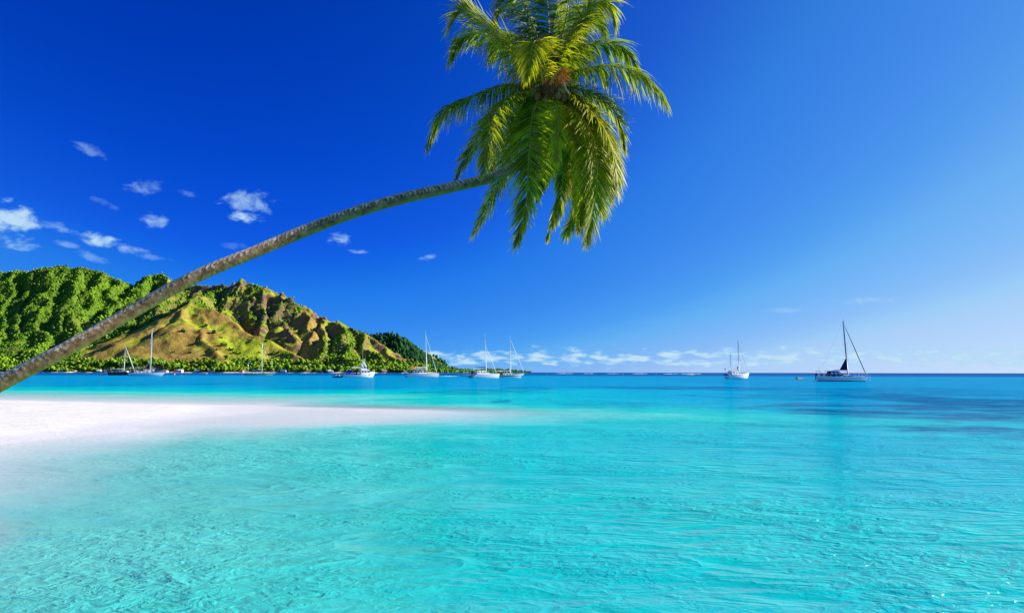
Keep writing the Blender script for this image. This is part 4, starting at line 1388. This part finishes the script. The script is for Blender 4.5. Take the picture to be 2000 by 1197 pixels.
    for sg in (1, -1):
        secs = hull_secs(11.8, 1.5, 1.55, stern=.7, bowrise=.15, rake=.03, srake=.10)
        secs = [[(x, y + sg * 2.6, z * (1 if x > -3.6 else max(.38, (x + 6.1) / 2.5)) if z > 0 else z) for x, y, z in s] for s in secs]
        mb = MB().loft(secs)
        mb.add(secs[0], [tuple(range(11))])
        mb.build('hull', WHITE, r, True)
        MB().loft([[s[0], s[-1]] for s in secs]).build('deck', WHITE, r)
    MB().box((-.6, 0, 1.15), (7.2, 5.2, .55)).build('bridge_deck', WHITE, r)
    cabin_box(r, -3.2, 2.6, 2.3, 1.9, 1.45, 2.75, WHITE, 2.0, .15, 'saloon', 4, .42)
    canopy(r, -5.0, -2.2, 2.1, 3.35, WHITE, 1.5)
    rig(r, 1.2, 2.7, 16.6, ALU, (.55,), (5.6, 0, 1.6), None, 5.0, .15, SAILW, .10, .76, -.75, (5.2, 3.9), ALU, BLUECV)
    MB().tube([(5.6, 2.6, 1.55), (5.6, -2.6, 1.55)], .09, 6).build('front_beam', ALU, r)
    MB().box((-5.4, 0, 1.55), (1.7, 1.3, .35), (.7, .8)).build('stowed_dinghy', RUBBER, r)
    MB().box((-4.2, 1.0, 2.1), (.5, 1.6, 1.1)).build('cockpit_cloth', NAVY, r)

    # long white catamaran left of it
    r = boat_root('charter_catamaran', 'long white catamaran with a hard awning, moored before the coast tip', 823, 350, R(17), 'catamaran', GR)
    for sg in (1, -1):
        secs = hull_secs(15.2, 1.7, 1.55, stern=.7, bowrise=.12, rake=.02, srake=.08)
        secs = [[(x, y + sg * 3.0, z * (1 if x > -5.2 else max(.45, (x + 8.4) / 3.2)) if z > 0 else z) for x, y, z in s] for s in secs]
        mb = MB().loft(secs)
        mb.add(secs[0], [tuple(range(11))])
        mb.build('hull', WHITE, r, True)
        MB().loft([[s[0], s[-1]] for s in secs]).build('deck', WHITE, r)
    MB().box((-.6, 0, 1.15), (9.4, 6.0, .55)).build('bridge_deck', WHITE, r)
    cabin_box(r, -3.6, 2.6, 2.4, 2.0, 1.45, 3.0, WHITE, 1.8, .15, 'saloon', 4, .5)
    canopy(r, -4.6, 1.6, 2.6, 3.55, WHITE, 1.5)
    rig(r, 2.5, 2.7, 20.6, ALU, (.40, .70), (7.2, 0, 1.7), None, 6.0, .17, SAILW, .11, .93, -.9, (6.0, 4.2), ALU, SAILW)
    MB().tube([(7.0, 3.0, 1.55), (7.0, -3.0, 1.55)], .1, 6).build('front_beam', ALU, r)
    MB().add([(-4.9, -1.2, 3.75), (-2.7, -1.2, 3.75), (-2.7, 1.2, 3.75), (-4.9, 1.2, 3.75), (-3.8, 0, 5.0)], [(0, 1, 4), (1, 2, 4), (2, 3, 4), (3, 0, 4), (3, 2, 1, 0)]).build('sunshade', ORANGE, r)
    MB().box((-7.2, 0, 2.2), (1.0, 3.0, .9), (.6, .9)).tube([(-7.2, 1.4, 1.2), (-7.3, 1.4, 3.2)], .08, 5).tube([(-7.2, -1.4, 1.2), (-7.3, -1.4, 3.2)], .08, 5).build('davit_dinghy', WHITE, r)

    # green striped ketch
    r = boat_root('ketch', 'long white ketch with green striped hull anchored below the dry spur', 507, 450, R(12), 'sailboat', GR)
    L, B, F = 19.2, 4.8, 1.35
    S = make_hull(r, L, B, F, CREAM, CREAM, GREENHULL, GREENHULL, bowrise=.5, stern=.55, rake=.16, srake=.09)
    cabin_box(r, -5.4, 4.0, 1.7, 1.4, 1.3, 2.1, WHITE, 1.2, .2, 'deckhouse', 4, .4)
    rig(r, 1.4, 1.8, 19.2, ALU, (.35, .65), (8.3, 0, 1.9), (-9, 0, 1.5), B, .18, SAILW, .06, .95, -.2, (6.0, 3.0), ALU, BLUECV)
    rig(r, -6.2, 1.7, 8.2, ALU, (.6,), None, None, B * .6, .12, None, .05, .95, 0, (3.0, 2.7), ALU, SAILW, 'mizzen_mast')
    rail(r, S, 5.5, 9.0, .8, 'bow_rail', 4, 9.0)
    MB().box((6.4, .5, 2.2), (1.6, 1.2, .7), (.6, .6)).build('deck_dinghy', RUBBER, r)

    # white and pale blue yacht
    r = boat_root('sailing_yacht', 'big pale blue and white yacht with tall white mast and navy sail cover', 287, 402, R(12), 'sailboat', GR)
    L, B, F = 18.4, 4.8, 1.55
    S = make_hull(r, L, B, F, BLUEWHITE, CREAM, WHITE, WHITE, bowrise=.35, stern=.7, rake=.10, srake=.05)
    cabin_box(r, -6.0, 2.4, 1.7, 1.4, 1.5, 2.4, WHITE, 1.6, .2, 'deckhouse', 4, .4)
    rig(r, 1.7, 2.0, 24.6, ALU, (.35, .66), (8.8, 0, 2.1), (-9, 0, 1.8), B, .24, DARKBOAT, .10, .86, 0, (8.4, 3.6), ALU, NAVY)
    MB().add([(1.4, .12, 3.6), (-1.6, .2, 3.6), (1.35, .12, 6.2), (1.4, -.12, 3.6), (-1.6, -.2, 3.6), (1.35, -.12, 6.2)], [(0, 1, 2), (5, 4, 3), (0, 3, 4, 1), (1, 4, 5, 2), (2, 5, 3, 0)]).build('stowed_mainsail', NAVY, r)
    canopy(r, -7.6, -4.2, 1.7, 3.6, NAVY, 1.7)
    rail(r, S, 5.5, 9.0, .8, 'bow_rail', 4, 9.0)
    MB().box((2.9, .3, 2.9), (.9, .8, 1.2), (.7, .7)).build('deck_locker', WHITE, r)
    MB().box((.2, .3, 2.7), (1.4, 1.0, .7), (.7, .7)).build('deck_locker', WHITE, r)
    MB().box((-6.9, 1.0, 2.2), (.9, .5, .8)).build('life_ring', RED, r)

    # dark red ketch behind it
    r = boat_root('ketch', 'dark red hulled yacht with cream awning, partly behind the pale blue yacht', 240, 470, R(0), 'sailboat', GR)
    L, B, F = 17.4, 4.6, 1.7
    S = make_hull(r, L, B, F, REDHULL, WOOD, None, bowrise=.3, stern=.8, rake=.10)
    cabin_box(r, -5.5, 3.5, 1.7, 1.5, 1.6, 2.6, CREAM, 1.0, .2, 'deckhouse', 4, .45)
    canopy(r, -6.8, .4, 1.9, 3.9, SAILW, 1.7)
    rig(r, .6, 2.0, 18.2, ALU, (.4,), (7.0, 0, 2.6), None, B, .15, SAILW, .22, .93, .3, (6.5, 3.6), ALU, SAILW)
    MB().box((-8.0, 0, 2.6), (1.1, 3.0, 1.6), (.7, .8)).tube([(-8.0, .5, 3.2), (-8.0, .5, 5.0)], .08, 5).build('stern_gantry', RUBBER, r)
    rail(r, S, -8.4, -5.5, .9, 'stern_rail', 4, -8.4)

    # dive boat
    r = boat_root('dive_boat', 'white motor boat with stepped wheelhouse, flybridge arch and blue aft deck', 703, 310, R(20), 'motor boat')
    L, B, F = 12.2, 4.0, 1.0
    S = make_hull(r, L, B, F, WHITE, CREAM, None, bowrise=1.0, stern=.9, rake=.08)
    bul = MB()
    for sg in (1, -1):
        bul.loft([[(x, sg * (sheer_at(S, x)[1]), sheer_at(S, x)[0] - .05), (x, sg * (sheer_at(S, x)[1] - .02), sheer_at(S, x)[0] + .55), (x, sg * (sheer_at(S, x)[1] - .1), sheer_at(S, x)[0] + .55), (x, sg * (sheer_at(S, x)[1] - .1), sheer_at(S, x)[0] - .05)] for x in np.linspace(.5, 5.9, 8)])
    bul.build('bulwark', WHITE, r)
    w = cabin_box(r, .2, 4.3, 1.65, 1.45, 1.1, 3.3, WHITE, .9, .1, 'wheelhouse', 3, .30)
    for y in (-.75, 0, .75):
        MB().box((3.72, y, 2.55), (.06, .55, .6), (1, 1), (-.22, 0)).build('window', GLASS, w)
    f = cabin_box(r, .3, 2.7, 1.3, 1.1, 3.3, 4.5, WHITE, .6, .1, 'flybridge', 2, .4)
    arch = MB()
    for sg in (1, -1):
        arch.tube([(.7, sg * 1.1, 4.3), (1.2, sg * .7, 6.6)], .16, 6).tube([(2.5, sg * 1.1, 4.0), (1.4, sg * .7, 6.6)], .16, 6)
    arch.box((1.25, 0, 6.65), (.6, 1.7, .2))
    arch.build('radar_arch', WHITE, r)
    MB().tube([(1.0, 0, 6.7), (.9, 0, 13.2)], [.05, .02], 5).build('aerial', ALU, r)
    MB().tube([(2.2, 1.0, 4.4), (2.2, 1.0, 8.6)], [.035, .015], 5).build('aerial', ALU, r)
    canopy(r, -3.4, .3, 1.6, 3.9, SAILW, 1.1, 'awning', True, .3)
    rail(r, S, 3.6, 5.9, 1.0, 'bow_rail', 4, 5.9)
    rail(r, S, -5.9, -1.0, .8, 'stern_rail', 6, -5.9)
    MB().box((-3.6, 0, 1.4), (3.6, 2.6, .7), (.95, .9)).build('bench', BLUECV, r)
    MB().ball((-4.3, 0, 2.4), (.9, 1.0, .75), 10, 6).build('blue_tarpaulin', BLUECV, r, True)
    MB().tube([(-1.1, 1.3, 1.0), (-1.1, 1.3, 2.3)], .28, 8).ball((-1.1, 1.3, 2.3), .28).build('dive_tank_locker', NAVY, r)
    MB().box((-6.3, 0, .35), (.9, 3.0, .12)).tube([(-6.2, 1.2, .3), (-6.6, 1.2, 1.6)], .06, 5).build('swim_platform', WHITE, r)

    # open boat with two people
    r = boat_root('open_boat', 'small dark open boat carrying two people beside the motor boat', 661, 306, R(-6), 'rowing boat')
    S = make_hull(r, 4.2, 1.5, .5, DARKBOAT, WOOD, None, bowrise=.5, stern=.8, rake=.06, draft=.25)
    for x in (-1.0, .3):
        MB().box((x, 0, .52), (.3, 1.2, .06)).build('thwart', WOOD, r)
    MB().box((-2.2, 0, .55), (.35, .3, .5), (.8, .8)).tube([(-2.3, 0, .4), (-2.35, 0, -.3)], .06, 6).build('outboard', BLACKT, r)
    # small craft
    r = boat_root('dinghy', 'tiny white dinghy floating left of the dark red yacht', 199, 470, R(8), 'dinghy')
    make_hull(r, 3.4, 1.5, .5, WHITE, RUBBER, None, bowrise=.5, stern=.8, rake=.05, draft=.2)
    MB().box((-1.5, 0, .6), (.3, .35, .5), (.8, .8)).build('outboard', BLACKT, r)
    r = boat_root('speedboat', 'white speedboat between the pale blue yacht and the green ketch', 398, 760, R(4), 'motor boat')
    make_hull(r, 8.5, 2.4, .9, WHITE, CREAM, None, bowrise=.8, stern=.9, rake=.08)
    cabin_box(r, -1.2, 1.8, .9, .75, .85, 1.6, WHITE, .9, .1, 'console', 2, .5)
    MB().box((-4.0, 0, 1.1), (.6, .8, .9), (.8, .8)).build('outboard', BLACKT, r)
    r = boat_root('speedboat', 'speedboat trailing a long white wake behind the catamarans', 911, 420, R(-4), 'motor boat')
    make_hull(r, 7.0, 2.2, .8, WHITE, CREAM, GREENHULL, None, bowrise=.8, stern=.9, rake=.08)
    canopy(r, -1.6, 1.2, .9, 2.2, WHITE, .8)
    cabin_box(r, -.6, 1.6, .8, .65, .75, 1.4, WHITE, .7, .1, 'console', 2, .5)
    r = boat_root('dinghy', 'small dark inflatable drifting between the two yachts on open water', 1562, 262, R(20), 'dinghy')
    mb = MB()
    for sg in (1, -1):
        mb.tube([(-1.4, sg * .55, .2), (.7, sg * .55, .22), (1.5, 0, .35)], [.2, .2, .18], 8)
    mb.build('float_tube', DARKBOAT, r, True)
    MB().box((-.1, 0, .12), (2.4, 1.0, .08)).build('floorboard', DARKBOAT, r)
    MB().box((-1.4, 0, .55), (.3, .35, .6), (.8, .8)).build('outboard', BLACKT, r)


build_boats()


def build_people():
    skin_m = mat('skin', (.30, .15, .09), .6, .3)
    hair_m = mat('dark_hair', (.012, .009, .008), .6, .3)
    shirts = [mat('pale_pink_shirt', (.62, .40, .38), .9, .1), mat('white_shirt', (.72, .68, .60), .9, .1)]
    shorts = mat('cream_shorts', (.60, .50, .34), .9, .1)
    p0 = P(661, 728, 306)
    for i, (dx, face, sh, label) in enumerate([(-.85, 0.0, 0, 'person in a pale pink shirt sitting at the stern of the open boat'), (.35, math.pi, 1, 'person in a white shirt sitting at the bow of the open boat')]):
        root_loc = Vector((p0.x + dx, p0.y, .55))
        V = [(0, 0, .10), (0, 0, .32), (0, 0, .52), (.01, 0, .62), (.03, 0, .72), (.03, 0, .82)]
        E = [(0, 1), (1, 2), (2, 3), (3, 4), (4, 5)]
        Rr = [.15, .14, .155, .06, .085, .08]
        for s in (1, -1):
            o = len(V)
            V += [(.05, s * .10, .08), (.42, s * .13, .12), (.46, s * .13, -.28), (.58, s * .13, -.32)]
            E += [(0, o), (o, o + 1), (o + 1, o + 2), (o + 2, o + 3)]
            Rr += [.09, .07, .045, .035]
            o = len(V)
            V += [(0, s * .20, .50), (.08, s * .24, .25), (.30, s * .18, .18), (.38, s * .17, .17)]
            E += [(2, o), (o, o + 1), (o + 1, o + 2), (o + 2, o + 3)]
            Rr += [.06, .048, .036, .028]
        me = bpy.data.meshes.new('person')
        me.from_pydata(V, E, [])
        ob = bpy.data.objects.new('person', me)
        COL.objects.link(ob)
        ob.location = root_loc
        ob.rotation_euler = (0, 0, face + R(-6))
        md = ob.modifiers.new('skin', 'SKIN')
        sv = me.skin_vertices[0].data
        for k, rr in enumerate(Rr):
            sv[k].radius = (rr, rr)
        sv[0].use_root = True
        ob.modifiers.new('smooth', 'SUBSURF').levels = 2
        me.materials.append(skin_m)
        tag(ob, label, 'person', 'people in the open boat')
        # shirt, shorts and hair worn by the person
        secs = []
        for (z, rx, ry) in ((.06, .15, .19), (.22, .145, .18), (.40, .15, .20), (.54, .13, .20), (.62, .06, .08)):
            secs.append([(rx * math.cos(a) * 1.08, ry * math.sin(a) * 1.08, z) for a in np.linspace(0, 2 * math.pi, 13)[:-1]])
        MB().loft(secs, True, True).build('shirt', shirts[sh], ob, True)
        mb = MB()
        for s in (1, -1):
            mb.tube([(-.02, s * .08, .07), (.2, s * .12, .11), (.36, s * .13, .125)], [.12, .105, .09], 10)
        mb.build('shorts', shorts, ob, True)
        MB().ball((.015, 0, .80), (.105, .095, .105), 10, 8).ball((-.05, 0, .72), (.06, .085, .10), 8, 6).build('hair', hair_m, ob, True)


build_people()

# ------------------------------------------------------------------ shore houses, markers, wake, breakers
HW = [mat('house_white', (.78, .75, .68), .8, .2), mat('house_cream', (.66, .55, .40), .8, .2), mat('house_pink', (.62, .36, .30), .8, .2)]
HR = [mat('roof_thatch', (.36, .27, .15), .95, .05), mat('roof_orange', (.50, .16, .05), .8, .1), mat('roof_white', (.72, .72, .70), .6, .2), mat('roof_blue', (.10, .22, .35), .7, .2)]


def house(px, D, w, d, h, wm, rm, label, lift=0.0):
    w, d, h = w * random.uniform(.55, 1.15), d * random.uniform(.7, 1.1), h * random.uniform(.6, .95)
    px, D = px + random.uniform(-4, 4), D + random.uniform(6, 22)
    lift = random.uniform(0, .8)
    p = P(px, 725, D)
    r = empty('shore_house', (p.x, p.y, 1.6 + lift), R(random.uniform(-14, 14)))
    tag(r, label, 'house', 'houses along the island shore')
    wl = MB().box((0, 0, h / 2 - .6), (w, d, h + 1.2)).build('wall', wm, r)
    e = .9
    z0, z1 = h - .1, h + d * .34
    MB().add([(-w / 2 - e, -d / 2 - e, z0), (w / 2 + e, -d / 2 - e, z0), (w / 2 + e, d / 2 + e, z0), (-w / 2 - e, d / 2 + e, z0), (-w / 2 + d * .18, 0, z1), (w / 2 - d * .18, 0, z1)],
             [(0, 1, 5, 4), (2, 3, 4, 5), (1, 2, 5), (3, 0, 4), (3, 2, 1, 0)]).build('roof', rm, r)
    for k in range(max(2, int(w / 4))):
        x = -w / 2 + (k + .5) * w / max(2, int(w / 4))
        MB().box((x, -d / 2 - .03, h * .5), (1.5, .1, h * .45)).build('window', GLASS, wl)


for args in [
    (122, 1690, 13, 8, 3.6, HW[0], HR[2], 'white roofed shore house just right of where the trunk meets the water'),
    (146, 1688, 10, 7, 3.4, HW[1], HR[0], 'cream shore house, second right of the trunk'),
    (190, 1690, 14, 8, 3.6, HW[0], HR[2], 'long white shore house above the tiny white dinghy'),
    (208, 1692, 9, 8, 4.4, HW[0], HR[0], 'tall white shore house at the stern of the dark red yacht'),
    (325, 1690, 11, 8, 3.6, HW[1], HR[0], 'cream shore house at the bow of the pale blue yacht'),
    (352, 1690, 13, 8, 3.8, HW[0], HR[2], 'white shore house just right of the orange marker post'),
    (382, 1692, 12, 8, 3.8, HW[0], HR[3], 'white shore house with blue roof, left of the green ketch'),
    (418, 1690, 12, 8, 3.6, HW[1], HR[0], 'thatched cream shore house, second left of the green ketch'),
    (440, 1690, 12, 8, 4.0, HW[0], HR[2], 'white roofed shore house, first left of the green ketch'),
    (470, 1690, 12, 8, 3.8, HW[2], HR[1], 'pink shore house with orange roof behind the mizzen of the green ketch'),
    (553, 1692, 11, 8, 4.0, HW[0], HR[3], 'white shore house with blue roof right of the green ketch'),
    (578, 1690, 13, 8, 3.8, HW[1], HR[0], 'thatched cream shore house midway between green ketch and open boat'),
    (600, 1690, 11, 8, 4.0, HW[0], HR[0], 'thatched white shore house, third left of the open boat'),
    (622, 1690, 13, 8, 3.8, HW[1], HR[2], 'cream shore house with white roof, second left of the open boat'),
    (642, 1690, 12, 8, 3.6, HW[0], HR[2], 'low white shore house, first left of the open boat'),
    (752, 1700, 11, 8, 3.6, HW[0], HR[0], 'thatched white shore house between the motor boat and the charter catamaran'),
    (775, 1705, 10, 8, 3.6, HW[1], HR[1], 'orange roofed shore house at the stern of the charter catamaran'),
]:
    house(*args)
house(872, 2420, 16, 10, 4.0, HW[0], HR[1], 'orange roofed house on the far headland shore behind the wake')
house(892, 2440, 16, 10, 4.0, HW[1], HR[2], 'pale house on the far headland shore left of the blue sail cover')

POSTM = mat('marker_orange', (.55, .12, .03), .6, .2)
POSTD = mat('marker_dark', (.03, .03, .035), .7, .2)


def marker(px, D, h, m, label):
    p = P(px, 727, D)
    r = empty('channel_marker', (p.x, p.y, -.6))
    tag(r, label, 'marker post', 'channel marker posts')
    MB().tube([(0, 0, -1), (0, 0, h)], [.28 * h / 8, .2 * h / 8], 8).build('post', m, r)
    MB().box((0, 0, h), (1.0 * h / 8, 1.0 * h / 8, 1.6 * h / 8), (.3, .3)).build('topmark', m, r)
    MB().tube([(0, 0, .2), (0, 0, 1.3)], .8 * h / 8, 8).build('base', HW[0], r)


marker(341, 560, 4.6, POSTM, 'orange channel marker post right of the pale blue yacht')
marker(1217, 900, 3.4, POSTD, 'left of the two thin dark channel marker posts on the horizon')
marker(1281, 900, 3.6, POSTD, 'right of the two thin dark channel marker posts on the horizon')
marker(1068, 1200, 2.4, POSTD, 'tiny dark marker just off the headland tip')

FOAM = mat('sea_foam', (.85, .87, .88), .9, .1, noise=(.4, .08))


def foam_strip(name, label, segs, kindtag, seed):
    rr = random.Random(seed)
    mb = MB()
    for (x0, x1, D, hgt, wid) in segs:
        a, b = P(x0, 727, D), P(x1, 727, D)
        n = max(6, int((x1 - x0) / 3))
        secs = []
        for i in range(n + 1):
            u = i / n
            e = math.sin(math.pi * min(max(u, .02), .98)) ** .5
            h = hgt * e * rr.uniform(.35, 1.2)
            w = wid * e * rr.uniform(.6, 1.2)
            x, y = a.x + (b.x - a.x) * u, a.y + (b.y - a.y) * u + rr.uniform(-.3, .3) * wid
            secs.append([(x, y - w, -.05), (x, y - w * .4, h * .8), (x, y, h), (x, y + w * .6, h * .4), (x, y + w, -.05)])
        mb.loft(secs)
    o = mb.build(name, FOAM, None, True)
    return tag(o, label, 'foam', None, kindtag)


foam_strip('wake_foam', 'long white wake trailing the speedboat behind the catamarans', [(858, 905, 420, .16, 3.0)], 'stuff', 1)
foam_strip('breaking_surf', 'thin white line of surf breaking on the outer reef', [(1085, 1120, 1500, .6, 8), (1140, 1160, 1500, .5, 8), (1235, 1265, 1450, .6, 8), (1295, 1325, 1300, .5, 6), (1330, 1370, 1300, .6, 7), (1342, 1358, 800, .2, 2), (1185, 1210, 1400, .5, 7)], 'stuff', 2)
